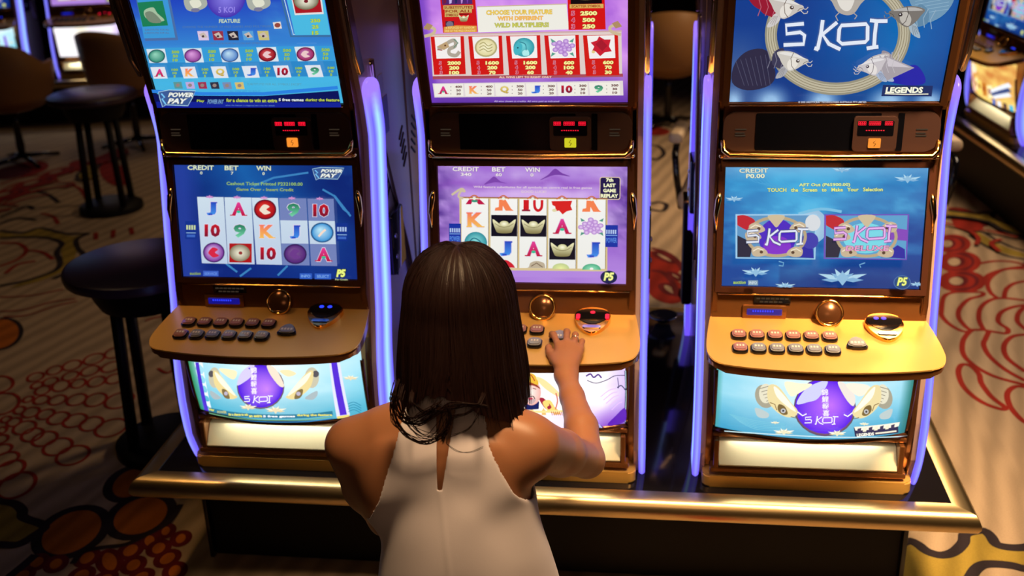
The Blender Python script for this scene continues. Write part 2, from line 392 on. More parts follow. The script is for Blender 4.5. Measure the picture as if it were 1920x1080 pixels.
# ---- left machine, lower screen
def art_left_main():
    a = Art([(185, 115), (1460, 108), (1495, 920), (255, 915)])
    def f(u, v):
        n = fbm(u*5, v*5, 3); st = np.clip(1-np.abs(u-.45-(v-.2)*.4)*2.2, 0, 1)
        c = mixn((14, 34, 110), (28, 105, 180), st*.8+n*.3-.1); c = mixn(c, (16, 40, 125), np.clip((v-.45)*1.6, 0, .8)); c = mixn(c, (45, 70, 170), np.clip(1-u*6, 0, .7))
        return mixn(c, (60, 150, 215), np.clip((n-.62)*3, 0, .5)*np.clip(1-v*2, 0, 1))
    a.bg(48, 32, f)
    for pts in ([(1250, 280), (1340, 330), (1450, 470)], [(1330, 320), (1400, 420), (1440, 450)], [(560, 820), (640, 880)], [(660, 910), (740, 850)], [(930, 900), (1000, 830)], [(760, 260), (900, 200), (1150, 160)]):
        a.line(pts, 14, (60, 130, 190))
    for t, x, w in (('CREDIT', 378, 190), ('BET', 600, 100), ('WIN', 830, 105)): a.text(t, x, 132, w, 34, (215, 225, 195), .03, (30, 50, 90), .04)
    for t, x in (('0', 383), ('7', 605), ('0', 830)): a.text(t, x, 170, 18, 22, (215, 225, 195), .03)
    power_pay(a, 1180, 125, 225, 80)
    a.text('Cashout Ticket Printed P232100.00', 838, 243, 545, 24, (150, 190, 90), .02); a.text('Game Over - Insert Credit', 840, 284, 410, 22, (160, 185, 70), .02)
    cols = [(355, 545, 390, 575), (553, 745, 580, 770), (750, 938, 785, 968), (948, 1142, 972, 1165), (1152, 1338, 1178, 1362)]
    R = [['J', '10', 'c1'], ['A', '9', 'ing'], ['red', 'K', '10'], ['9', 'J', 'c2'], ['10', 'blue', 'A']]
    for i, (x0, x1, x2, x3) in enumerate(cols):
        a.quad([(x0, 342), (x1, 342), (x3, 820), (x2, 818)], lambda px, py: (205, 222, 235) if py < 600 else (188, 205, 228))
        if i >= 3:
            for y0, y1 in ((342, 500), (665, 820)):
                t0, t1 = (y0-342)/478, (y1-342)/478
                a.quad([(x0+(x2-x0)*t0, y0), (x1+(x3-x1)*t0, y0), (x1+(x3-x1)*t1, y1), (x0+(x2-x0)*t1, y1)], (115, 130, 185))
        lotus(a, (x0+x1)/2-5, 345, 40, (225, 160, 215), (180, 100, 180), 7)
        for r in range(3):
            y = 425+r*157; t = (y-342)/478; x = (x0+x1)/2+((x2+x3)/2-(x0+x1)/2)*t; k = R[i][r]
            if k in ('J', 'A', '9', 'K'): letter(a, k, x+3, y, {'J': 70, 'A': 100, '9': 90, 'K': 105}[k], 96)
            elif k == '10': letter(a, '10', x, y, 112, 92)
            elif k == 'c1': coin(a, x, y, 78, 72, (225, 190, 240), (130, 60, 160), (215, 40, 70))
            elif k == 'c2': coin(a, x, y, 82, 72, (130, 90, 150), (85, 40, 120), (110, 60, 140))
            elif k == 'red': coin(a, x-2, y, 80, 72, (235, 60, 50), (170, 15, 25), (240, 225, 205))
            elif k == 'blue': coin(a, x, y, 82, 72, (190, 235, 250), (60, 150, 215), None, (250, 220, 200))
            elif k == 'ing':
                a.rect(x-80, y-68, x+80, y+68, (175, 25, 30)); a.fan(x-5, y, 74, 60, (245, 240, 215), (130, 120, 95)); a.ell(x, y, 14, 12, (150, 50, 50), 10)
    for x in (325, 1400):
        a.rect(x-42, 512, x+40, 640, (20, 50, 140))
        for k in range(4): a.rect(x-34+k*18, 540, x-22+k*18, 572, (200, 215, 160) if x < 400 else (170, 195, 230))
        a.rect(x-34, 592, x+34, 598, (140, 180, 220)); a.rect(x-30, 608, x+30, 626, (60, 100, 190))
    a.text('auction', 357, 884, 78, 20, (150, 180, 50), .02); a.rect(413, 864, 523, 902, (60, 95, 195)); a.text('SERVICE', 468, 884, 90, 18, (110, 150, 225), .02)
    for x0, x1, t in ((1100, 1187, 'INFO'), (1207, 1323, 'SELECT')): a.rect(x0, 872, x1, 912, (50, 95, 195)); a.text(t, (x0+x1)/2, 892, (x1-x0)*.75, 20, (130, 175, 235), .02)
    a.text('P5', 1393, 868, 68, 56, (235, 245, 130), .06, (20, 40, 30), .06, shear=.2); a.text('Per Credit', 1397, 912, 88, 13, (210, 220, 160), .01)
    return a
# ---- left machine, upper screen
def art_left_upper():
    a = Art([(80, 0), (1378, 0), (1495, 682), (295, 696)], v0=.10)
    def f(u, v):
        n = fbm(u*4, v*7, 5); c = mixn((35, 70, 190), (70, 180, 225), v*1.5-.15); return mixn(c, (95, 200, 230), np.clip(n-.5, 0, 1))
    a.bg(40, 40, f)
    a.quad([(120, -20), (355, -20), (415, 265), (190, 270)], (75, 110, 165)); a.quad([(128, -20), (338, -20), (395, 248), (180, 252)], (60, 150, 215))
    a.quad([(130, 5), (305, -5), (345, 165), (170, 172)], (30, 125, 85)); a.poly(catmull([(180, 60), (240, 40), (270, 80), (320, 130), (250, 135), (190, 110)], True), (165, 190, 160)); a.poly(catmull([(185, 80), (235, 70), (300, 140), (220, 140)], True), (120, 135, 115))
    for y in (193, 215): a.text('SUBSTITUTES FOR ALL', 270, y, 170, 12, (95, 100, 130), .0)
    for k in range(2):
        fx = 520+k*420
        a.poly(catmull([(fx-60, -30), (fx+60, -30), (fx+90, 20), (fx+60, 55), (fx-20, 70), (fx-60, 40)], True), (170, 175, 165)); a.poly(catmull([(fx-30, 0), (fx+30, -10), (fx+50, 30), (fx, 50)], True), (225, 225, 205)); a.ell(fx+10, 62, 30, 14, (120, 120, 150))
    a.fan(735, -25, 130, 140, (140, 130, 235), (70, 50, 175)); a.text('5 KOI', 740, 62, 110, 40, (150, 135, 235), .02)
    a.text('FEATURE', 760, 137, 140, 26, (190, 210, 195), .03, (70, 120, 150), .03)
    a.text('CHOOSE THE NUMBER OF FREE GAMES AND MULTIPLIER', 740, 175, 590, 14, (85, 120, 160), .0)
    a.quad([(1045, 150), (1095, 145), (1105, 190), (1055, 192)], (230, 220, 215)); a.ell(1076, 168, 20, 16, (150, 70, 60), 10)
    for i, c in enumerate([(215, 195, 225), (150, 50, 70), (40, 35, 50), (90, 160, 215), (200, 190, 120)]):
        x = 545+i*100; a.quad([(x, 203), (x+72, 203), (x+80, 265), (x+12, 265)], c); a.poly([(x+12, 225), (x+45, 210), (x+72, 245), (x+38, 250)], (200, 185, 175)); a.ell(x+40, 238, 9, 8, (70, 50, 60), 8)
    a.text('WITH 2 OR MORE BALLS ON ANY SYMBOL', 805, 284, 340, 12, (90, 115, 150), .0)
    a.line([(1105, -10), (1165, 240), (1420, 240)], 14, (60, 110, 160)); a.line([(1120, -10), (1180, 228), (1420, 228)], 6, (190, 220, 235))
    a.quad([(1135, -10), (1378, -10), (1425, 232), (1192, 232)], (75, 185, 225))
    a.quad([(1165, -20), (1360, -20), (1375, 95), (1190, 100)], (225, 225, 225)); a.quad([(1172, -20), (1350, -20), (1365, 82), (1195, 88)], (170, 25, 35)); a.fan(1262, 5, 80, 60, (250, 248, 225), (110, 105, 75)); a.ell(1262, 8, 14, 12, (120, 30, 40), 10)
    digits(a, ['250', '25', '15'], 1322, 137, 40, 85, 24, (190, 215, 60), (60, 120, 80))
    a.quad([(185, 310), (1440, 302), (1447, 395), (212, 405)], (55, 155, 215)); a.quad([(212, 410), (1447, 400), (1468, 500), (240, 512)], (45, 135, 200))
    for i, (c0, c1) in enumerate([((150, 215, 190), (50, 140, 120)), ((225, 160, 225), (140, 60, 150)), ((190, 225, 245), (80, 130, 200)), ((225, 90, 95), (150, 15, 30)), ((190, 120, 190), (160, 40, 90))]):
        x = 275+i*247; y = 366-i*4
        a.quad([(x-72, y-48), (x+55, y-50), (x+75, y+45), (x-48, y+47)], (215, 228, 238)); coin(a, x, y, 58, 46, c0, c1, None if i < 3 else (235, 200, 200))
        digits(a, ['500', '50', '10'], x+128, y-28, 27, 70, 20, (165, 200, 60), (40, 130, 130))
    for i, ch in enumerate(['A', 'K', 'Q', 'J', '10', '9']):
        x = 298+i*205; y = 472-i*4
        a.quad([(x-60, y-38), (x+38, y-40), (x+60, y+38), (x-35, y+40)], (222, 228, 238)); letter(a, ch, x+4, y, 70 if ch == '10' else 58, 52)
        digits(a, ['100', '10', '5'], x+108, y-22, 22, 58, 16, (165, 200, 60), (40, 130, 130))
    for i, c in enumerate([(90, 150, 150), (190, 170, 220), (160, 50, 80), (50, 50, 70), (120, 140, 180), (215, 190, 110)]):
        x = 430+i*82; a.quad([(x-28, 525), (x+28, 522), (x+38, 568), (x-16, 568)], c); a.ell(x+4, 545, 14, 12, (150, 130, 125), 8)
    a.text('SUBSTITUTES FOR ALL SYMBOLS EXCEPT', 1070, 535, 350, 14, (90, 150, 165), .0); a.text('ALL WINS LEFT TO RIGHT', 880, 582, 200, 12, (60, 140, 210), .0)
    a.line([(255, 585), (600, 600), (1000, 598), (1480, 555)], 22, (45, 130, 225))
    a.poly([(265, 602), (600, 613), (1000, 612), (1482, 575), (1496, 682), (297, 696)], (12, 20, 90)); a.poly([(290, 655), (1490, 650), (1496, 684), (297, 697)], (20, 35, 150))
    power_pay(a, 305, 580, 250, 100)
    a.text('Play', 590, 648, 50, 20, (180, 205, 60), .03); a.text('POWER PAY', 690, 650, 110, 30, (110, 150, 200), .04, (30, 60, 110), .04, shear=.3)
    a.text('for a chance to win an extra', 925, 640, 330, 24, (190, 210, 70), .03); a.text('5 free games', 1180, 637, 160, 24, (225, 235, 235), .03); a.text('during the feature', 1378, 636, 215, 24, (190, 210, 70), .03)
    a.text('when the feature is triggered see rules for details', 915, 674, 320, 10, (110, 150, 210), .0)
    return a
# ---- middle machine, upper screen
def art_mid_upper():
    a = Art([(150, 0), (1592, 0), (1577, 686), (240, 692)], v0=.08)
    def f(u, v):
        n = fbm(u*9, v*6, 11); c = mixn((175, 105, 220), (230, 165, 245), np.clip(n*1.6-.3, 0, 1)); c = mixn(c, (95, 50, 165), np.clip((v-.6)*2.4, 0, 1)); return mixn(c, (110, 60, 190), np.clip(1-u*18, 0, .8))
    a.bg(56, 36, f)
    a.text('KINGS', 860, 5, 340, 62, (235, 150, 60), .05, (170, 40, 40), .07, col2=(250, 230, 150))
    a.line([(690, 30), (860, 38), (1030, 30)], 5, (190, 60, 60))
    a.poly([(560, 82), (1178, 72), (1192, 232), (568, 245)], (238, 236, 226)); a.line([(560, 82), (1178, 72)], 6, (205, 180, 150))
    a.text('CHOOSE YOUR FEATURE', 852, 120, 455, 30, (240, 205, 90), .045, (150, 110, 30), .02)
    a.text('WITH DIFFERENT', 860, 158, 315, 26, (245, 190, 90), .045, (200, 80, 20), .02)
    a.text('WILD MULTIPLIERS!', 868, 200, 375, 30, (200, 200, 90), .045, (90, 100, 20), .02)
    a.poly([(298, -20), (545, -20), (565, 240), (322, 246)], (205, 22, 28)); a.poly([(310, -20), (522, -20), (530, 62), (318, 66)], (80, 40, 110))
    for i, c in enumerate([(120, 30, 60), (200, 180, 230), (35, 40, 90), (190, 140, 210), (120, 60, 170)]): a.poly([(322+i*40, -20), (350+i*40, -20), (345+i*38, 55), (325+i*42, 60)], c)
    for y, t, w in ((82, 'SUBSTITUTES', 200), (106, 'FOR ALL', 180), (130, 'SYMBOLS', 95)): a.rect(430-w/2-5 if y < 120 else 335, y-13, 430+w/2+5 if y < 120 else 435, y+12, (205, 175, 100)); a.text(t, 430 if y < 120 else 385, y, w if y < 120 else 85, 18, (150, 60, 30), .03)
    a.rect(438, 122, 506, 128, (30, 15, 15)); ingot(a, 468, 150, 70, 46); a.rect(340, 168, 400, 210, (60, 35, 55)); a.ell(370, 188, 26, 20, (120, 110, 130), 10)
    a.poly([(328, 205), (420, 195), (558, 200), (560, 240), (328, 242)], (220, 150, 70)); a.text('IS REPLACED BY RANDOM', 442, 210, 200, 14, (240, 215, 130), .02); a.text('ONE OF THE WILD DRAGONS', 442, 230, 215, 14, (240, 215, 130), .02)
    a.poly([(1185, -20), (1435, -20), (1440, 230), (1190, 232)], (210, 20, 22)); a.poly([(1205, -20), (1418, -20), (1418, 68), (1207, 70)], (18, 10, 14)); ingot(a, 1312, 5, 160, 80)
    a.rect(1200, 70, 1428, 96, (215, 175, 90)); a.text('SCATTER SYMBOL', 1312, 83, 200, 16, (160, 70, 30), .03)
    for y, n, v in ((127, '5', '2500'), (168, '4', '500'), (208, '3', '250')):
        a.text(n, 1222, y, 24, 28, (200, 60, 90), .05, (235, 190, 220), .03); a.text(v, 1328, y, 28.5*len(v), 28, (245, 240, 150), .06, (110, 30, 20), .03)
    a.poly([(232, 248), (1545, 236), (1545, 512), (250, 522)], (222, 205, 200)); a.line([(232, 250), (1548, 238)], 10, (205, 170, 170)); a.line([(250, 525), (1550, 512)], 20, (165, 70, 85)); a.text('ALL WINS LEFT TO RIGHT ONLY', 892, 522, 360, 13, (245, 215, 190), .03)
    vals = [('2000', '200', '100'), ('1600', '200', '70'), ('1600', '200', '60'), ('600', '100', '40'), ('600', '70', '30')]
    for i in range(5):
        x0 = 236+i*262.5+ (3 if i else 0); x1 = x0+234; sl = 12-i*2
        a.quad([(x0, 262-i*3), (x1, 260-i*3), (x1+sl, 502-i), (x0+sl+12, 506-i)], (208, 25, 22))
        a.quad([(x0+28, 265-i*3), (x1-24, 263-i*3), (x1-20, 400-i*2), (x0+42, 403-i*2)], (243, 238, 236))
        cx, cy = (x0+x1)/2+6, 333-i*2
        if i == 0:
            a.line(catmull([(cx-75, cy+5), (cx-30, cy-5), (cx+5, cy-35), (cx+45, cy-45), (cx+50, cy-10), (cx+10, cy+10), (cx+10, cy+40), (cx+55, cy+50), (cx+80, cy+25)], False), 24, (175, 165, 150)); a.poly([(cx-78, cy-8), (cx-10, cy-40), (cx+10, cy-5), (cx-30, cy+15)], (190, 160, 120)); a.ell(cx-20, cy-14, 7, 6, (90, 50, 30), 8); a.line([(cx-75, cy+12), (cx-40, cy+16)], 6, (160, 60, 50)); a.line([(cx+40, cy-55), (cx+70, cy-30), (cx+40, cy)], 8, (110, 140, 120))
        elif i == 1:
            a.fan(cx, cy, 78, 60, (240, 235, 190), (175, 165, 110)); a.fan(cx, cy, 66, 50, (245, 240, 205), (225, 215, 160))
            for k in range(3): a.line(catmull([(cx-45, cy-20+k*20), (cx-15, cy-32+k*20), (cx+15, cy-10+k*18), (cx+45, cy-22+k*18)], False), 5, (165, 155, 95))
        elif i == 2:
            a.fan(cx, cy, 72, 60, (120, 215, 220), (40, 150, 165), hx=-10, hy=-15); a.poly(catmull([(cx-72, cy+5), (cx-40, cy-30), (cx-10, cy-10), (cx-30, cy+40), (cx-62, cy+45)], True), (70, 180, 195)); a.poly(catmull([(cx-10, cy+25), (cx+25, cy+15), (cx+35, cy+48), (cx-5, cy+52)], True), (175, 235, 235)); a.line(catmull([(cx-30, cy-35), (cx+10, cy-20), (cx+15, cy+20)], False), 5, (30, 110, 130)); a.ell(cx-42, cy+2, 6, 5, (20, 60, 80), 8)
        elif i == 3:
            for k in range(14):
                t = k*2.4; r = 14+k*4.2; a.fan(cx+r*math.cos(t), cy+r*.75*math.sin(t), 20, 15, (225, 195, 240), (165, 110, 200), 10)
            for sx in (-1, 1):
                for sy in (-1, 1): a.poly([(cx+sx*45, cy+sy*38), (cx+sx*80, cy+sy*58), (cx+sx*70, cy+sy*30)], (90, 160, 140))
        else:
            a.poly([(cx-72, cy-30), (cx-30, cy-42), (cx-15, cy-68), (cx+20, cy-48), (cx+62, cy-48), (cx+50, cy-5), (cx+68, cy+25), (cx+20, cy+32), (cx-10, cy+55), (cx-40, cy+25), (cx-62, cy+20), (cx-48, cy-5)], (200, 30, 50)); a.poly([(cx-40, cy-20), (cx, cy-50), (cx+40, cy-10), (cx+5, cy+25)], (165, 25, 45)); a.ell(cx-55, cy+28, 12, 9, (225, 205, 130), 8)
        for k, (n, v) in enumerate(zip('543', vals[i])):
            y = 430+k*30-i*3; a.text(n, x0+68+k*3, y, 18, 22, (190, 50, 80), .04, (235, 200, 220), .03); a.text(v, x0+166, y, 23.5*len(v), 24, (250, 240, 150), .06, (100, 30, 20), .03)
    a.poly([(255, 545), (1550, 530), (1552, 620), (268, 634)], (225, 215, 215))
    for i, ch in enumerate(['A', 'K', 'Q', 'J', '10', '9']):
        x = 265+i*212; y = 587-i*3
        a.quad([(x, y-38), (x+203, y-40), (x+205, y+38), (x+8, y+40)], (240, 236, 226)); letter(a, ch, x+65, y, 75 if ch == '10' else 60, 48)
        for k, v in enumerate([('400', '50', '20'), ('400', '50', '20'), ('300', '50', '20'), ('300', '30', '20'), ('300', '30', '10'), ('300', '30', '10')][i]):
            a.rect(x+115, y-25+k*22, x+121, y-19+k*22, (150, 140, 140)); a.text(v, x+172, y-22+k*22, 16*len(v), 15, (90, 30, 30), .04)
    a.text('All wins shown in credits. All wins paid as indicated', 905, 649, 440, 14, (215, 200, 235), .0)
    for x, fl in ((258, -1), (1490, 1)):
        a.line(catmull([(x-55*fl*-1, 235), (x, 222), (x-20*fl, 195), (x+10*fl, 178), (x+55*fl, 182)], False), 20, (205, 185, 150)); a.poly([(x-5*fl, 165), (x+35*fl, 150), (x+62*fl, 185), (x+20*fl, 198)], (175, 140, 100))
    return a
# ---- middle machine, lower screen
def art_mid_main():
    a = Art([(140, 118), (1530, 112), (1530, 968), (160, 958)])
    def f(u, v):
        n = fbm(u*7, v*7, 21); c = mixn((205, 175, 235), (150, 95, 205), np.clip(n*1.3-.2+v*.15, 0, 1))
        mtn = .12-.10*np.exp(-((u-.62)/.06)**2)-.06*np.exp(-((u-.30)/.06)**2)-.03*np.sin(u*17); c = mixn(c, (150, 90, 195), np.clip(.75-np.abs(v-mtn-.05)*12, 0, .8))
        c = mixn(c, (230, 195, 245), np.clip(.7-np.abs(v-.24)*9, 0, .7)*np.clip(1.2-np.abs(u-.5)*2, 0, 1))
        edge = np.clip(1-u*7, 0, 1)+np.clip(1-(1-u)*8, 0, 1); c = mixn(c, (70, 35, 130), np.clip(edge*np.clip(.9-np.abs(v-.3)*1.6, 0, 1)*(fbm(u*22, v*22, 2)*2.0-.25), 0, .85))
        return mixn(c, (175, 130, 220), np.clip((v-.62)*4, 0, .85))
    a.bg(64, 44, f)
    a.poly(catmull([(480, 250), (520, 215), (555, 190), (600, 225), (650, 240), (560, 232)], True), (125, 70, 170)); a.poly(catmull([(890, 215), (950, 175), (1000, 130), (1050, 160), (1110, 185), (1000, 175)], True), (120, 65, 165))
    for t, x, w in (('CREDIT', 345, 195), ('BET', 588, 100), ('WIN', 835, 110)): a.text(t, x, 138, w, 32, (238, 228, 235), .03, (120, 80, 150), .04)
    for t, x, w in (('340', 348, 80), ('60', 588, 46), ('0', 832, 24)): a.text(t, x, 176, w, 24, (238, 228, 235), .03, (120, 80, 150), .04)
    a.text('Wild feature substitutes for all symbols on centre reel in free games', 838, 268, 870, 20, (225, 205, 220), .02); a.text('GOOD LUCK!', 845, 297, 185, 18, (225, 205, 210), .02)
    a.poly(rrect(1405, 268, 152, 165, 16), (225, 200, 170)); a.poly(rrect(1405, 268, 142, 155, 14), (35, 25, 75))
    for i, t in enumerate(['7th', 'LAST', 'GAME', 'REPLAY']): a.text(t, 1402, 208+i*38, [54, 88, 94, 128][i], 27, (245, 245, 200), .05)
    a.poly([(298, 340), (1388, 340), (1392, 865), (302, 865)], (214, 190, 135)); a.line([(298, 342), (1388, 342)], 8, (160, 110, 80))
    cols = [(315, 512), (528, 727), (742, 942), (955, 1158), (1172, 1375)]
    for x0, x1 in cols: a.rect(x0, 350, x1, 856, lambda px, py: (245, 244, 240) if py < 500 else (236, 236, 230))
    for i, (x0, x1) in enumerate(cols): a.line([(x1+2, 350), (x1+2, 856)], 4, (120, 95, 60))
    def ing(x, y): a.rect(x-96, y-78, x+96, y+78, (14, 12, 30)); ingot(a, x, y, 172, 112)
    # reel 1
    a.poly([(345, 392), (372, 355), (450, 355), (490, 392), (440, 392), (425, 372), (395, 372), (385, 392)], (190, 20, 70)); a.ell(412, 368, 26, 9, (40, 150, 120), 8)
    letter(a, 'K', 418, 505, 120, 108); a.fan(420, 672, 84, 80, (130, 215, 215), (40, 140, 155), hy=-20); a.line(catmull([(360, 690), (400, 640), (450, 660), (470, 710)], False), 8, (30, 110, 130))
    # reel 2
    a.poly([(560, 436), (565, 415), (590, 410), (592, 355), (640, 355), (680, 420), (700, 436), (640, 436), (620, 400), (618, 436)], (245, 130, 80)); ing(630, 545); letter(a, 'J', 640, 712, 86, 108); a.poly(catmull([(565, 852), (590, 820), (640, 795), (690, 822), (712, 852)], False)+[(565, 852)], (205, 30, 45))
    # reel 3
    for x in (790, 870):
        if x < 800: a.rect(772, 355, 812, 425, (205, 25, 35)); a.rect(760, 425, 822, 438, (150, 20, 50))
        else: a.line(catmull([(852, 355), (856, 410), (880, 432), (905, 410), (908, 355)], False), 20, (205, 25, 35))
    ing(845, 545); letter(a, 'A', 848, 712, 104, 108); a.poly(catmull([(765, 852), (810, 848), (825, 815), (870, 800), (925, 815), (935, 852)], False)+[(765, 852)], (190, 175, 150)); a.line([(830, 840), (870, 815), (915, 845)], 6, (110, 85, 60))
    # reel 4
    a.poly([(978, 362), (1130, 358), (1118, 395), (1132, 425), (1090, 435), (1060, 458), (1035, 430), (1010, 435), (1005, 400), (985, 390)], (215, 35, 35)); a.ell(1000, 428, 18, 12, (225, 215, 170), 8)
    letter(a, 'A', 1058, 545, 110, 108); ing(1060, 710); a.fan(1050, 852, 62, 38, (235, 240, 160), (190, 205, 140)); a.rect(955, 856, 1158, 895, (214, 190, 135))
    # reel 5
    a.poly([(1203, 436), (1208, 415), (1232, 410), (1235, 355), (1285, 355), (1325, 420), (1345, 436), (1285, 436), (1265, 400), (1262, 436)], (245, 130, 80))
    for k in range(18):
        t = k*2.4; r = 12+k*3.6; a.fan(1277+r*1.1*math.cos(t), 545+r*.8*math.sin(t), 22, 17, (235, 210, 245), (175, 120, 205), 10)
    for sx in (-1, 1):
        for sy in (-1, 1): a.poly([(1277+sx*50, 545+sy*45), (1277+sx*85, 545+sy*65), (1277+sx*78, 545+sy*38)], (80, 150, 130))
    letter(a, 'J', 1285, 712, 90, 112); a.fan(1277, 855, 68, 42, (150, 230, 190), (70, 170, 130)); a.ell(1277, 850, 14, 10, (240, 240, 235), 8)
    a.rect(300, 857, 1392, 868, (214, 195, 150)); a.rect(165, 868, 1528, 915, (178, 135, 222))
    for i, (x0, x1) in enumerate(cols): a.line(catmull([((x0+x1)/2-40, 345), ((x0+x1)/2, 322), ((x0+x1)/2+40, 345)], False), 9, (205, 110, 60)); a.ell((x0+x1)/2, 345, 12, 12, (235, 240, 220), 10)
    for x0, x1 in ((228, 316), (1376, 1468)):
        a.rect(x0, 528, x1, 688, (25, 50, 160))
        for k in range(5): a.rect(x0+6+k*16, 562, x0+16+k*16, 592, (180, 200, 235))
        a.rect(x0+5, 600, x1-5, 606, (120, 160, 220)); a.text('POWER', (x0+x1)/2, 638, (x1-x0)*.85, 38, (90, 140, 225), .02)
    a.line(catmull([(335, 345), (300, 330), (320, 290), (345, 295), (320, 275), (250, 320)], False), 16, (205, 190, 160))
    a.ell(1405, 908, 62, 48, (22, 30, 80)); a.text('P5', 1405, 904, 76, 60, (245, 248, 150), .05, (60, 90, 60), .05, shear=.2)
    return a
# ---- right machine, upper screen
def art_right_upper():
    a = Art([(335, 0), (1762, 0), (1636, 660), (305, 662)], v0=.14)
    def f(u, v):
        c = mixn((18, 60, 140), (15, 105, 180), np.clip(1-np.abs(u-.75)*2.2, 0, 1)); c = mixn(c, (25, 60, 130), np.clip((v-.55)*1.5, 0, .6)); c = mixn(c, (90, 115, 160), np.clip(.8-u*4, 0, .6)*np.clip((v-.35)*3, 0, 1))
        for u0, w_, h_ in ((.02, .05, .12), (.2, .09, .14), (.45, .09, .13), (.76, .10, .13), (.95, .08, .1)): c = mixn(c, (165, 205, 240), np.clip(1.3-np.sqrt(((u-u0)/w_)**2+((v-1)/h_)**2), 0, 1)**1.5*.9)
        return c
    a.bg(64, 44, f)
    a.poly(catmull([(335, 420), (420, 340), (540, 340), (600, 480), (560, 560), (420, 590), (320, 540)], True), (45, 42, 68))
    for k in range(7): a.line([(340+k*32, 400-k*6), (400+k*28, 560)], 3, (85, 85, 110))
    a.poly(catmull([(400, -60), (600, -60), (640, 20), (590, 70), (500, 80), (430, 30)], True), (150, 25, 50))
    a.poly(catmull([(1430, -60), (1700, -60), (1720, 40), (1640, 140), (1520, 160)], True), (110, 150, 180))
    for k in range(6): a.line([(1480, 20+k*20), (1690, -20+k*22)], 2.5, (150, 185, 205))
    a.poly(catmull([(1300, 520), (1420, 450), (1500, 440), (1550, 540), (1440, 560)], True), (35, 35, 165))
    ring = [(990+425*math.cos(t), 235+345*math.sin(t)) for t in [2*math.pi*k/60 for k in range(60)]]
    a.line(ring, 78, (150, 145, 125), True); a.line(ring, 52, (190, 182, 158), True)
    for d in (-16, 0, 16): a.line([(990+(425+d)*math.cos(t), 235+(345+d)*math.sin(t)) for t in [2*math.pi*k/60 for k in range(60)]], 4, (135, 125, 100), True)
    koi_fish(a, 640, 60, 135, 1, 0, (200, 192, 185), (150, 25, 50), (95, 75, 65), (205, 200, 200), 1.0)
    koi_fish(a, 690, 395, 120, 1, 0, (205, 200, 190), (60, 58, 85), (90, 80, 75), (170, 170, 175), .9)
    koi_fish(a, 1440, 120, 130, -1, 12, (120, 115, 110), (95, 135, 165), (60, 55, 55), (160, 180, 195), .9)
    koi_fish(a, 1240, 420, 125, -1, -8, (190, 182, 182), (150, 140, 150), (80, 70, 85), (165, 180, 205), .8); a.poly([(1290, 360), (1475, 440), (1300, 520), (1250, 440)], (165, 158, 165)); a.poly([(1300, 372), (1450, 438), (1310, 430)], (205, 198, 205)); koi_fish(a, 1225, 425, 105, -1, 0, (200, 194, 198), (165, 158, 165), (80, 70, 85), (165, 180, 205), .5)
    a.poly(catmull([(920, -30), (1170, -30), (1130, 40), (1090, 95), (1040, 105), (985, 80), (950, 20)], True), (175, 168, 160)); a.poly(catmull([(985, -20), (1090, -20), (1075, 60), (1040, 80), (1000, 50)], True), (225, 220, 212)); a.line([(1000, 85), (975, 110), (990, 140)], 7, (170, 160, 155)); a.line([(1080, 85), (1110, 110), (1095, 130)], 7, (170, 160, 155))
    koi_text(a, 640, 132, 680, 200, (225, 232, 245), .23, (60, 90, 150))
    a.poly([(1278, 538), (1588, 545), (1580, 610), (1268, 608)], (25, 45, 100)); a.text('LEGENDS', 1410, 570, 235, 38, (245, 245, 225), .05, (20, 20, 40), .05, shear=.15); a.line([(1290, 592), (1420, 597), (1560, 595)], 6, (240, 235, 210))
    a.text('© 2005 ARISTOCRAT TECHNOLOGIES AUSTRALIA PTY LIMITED', 960, 643, 430, 12, (215, 225, 240), .01)
    return a
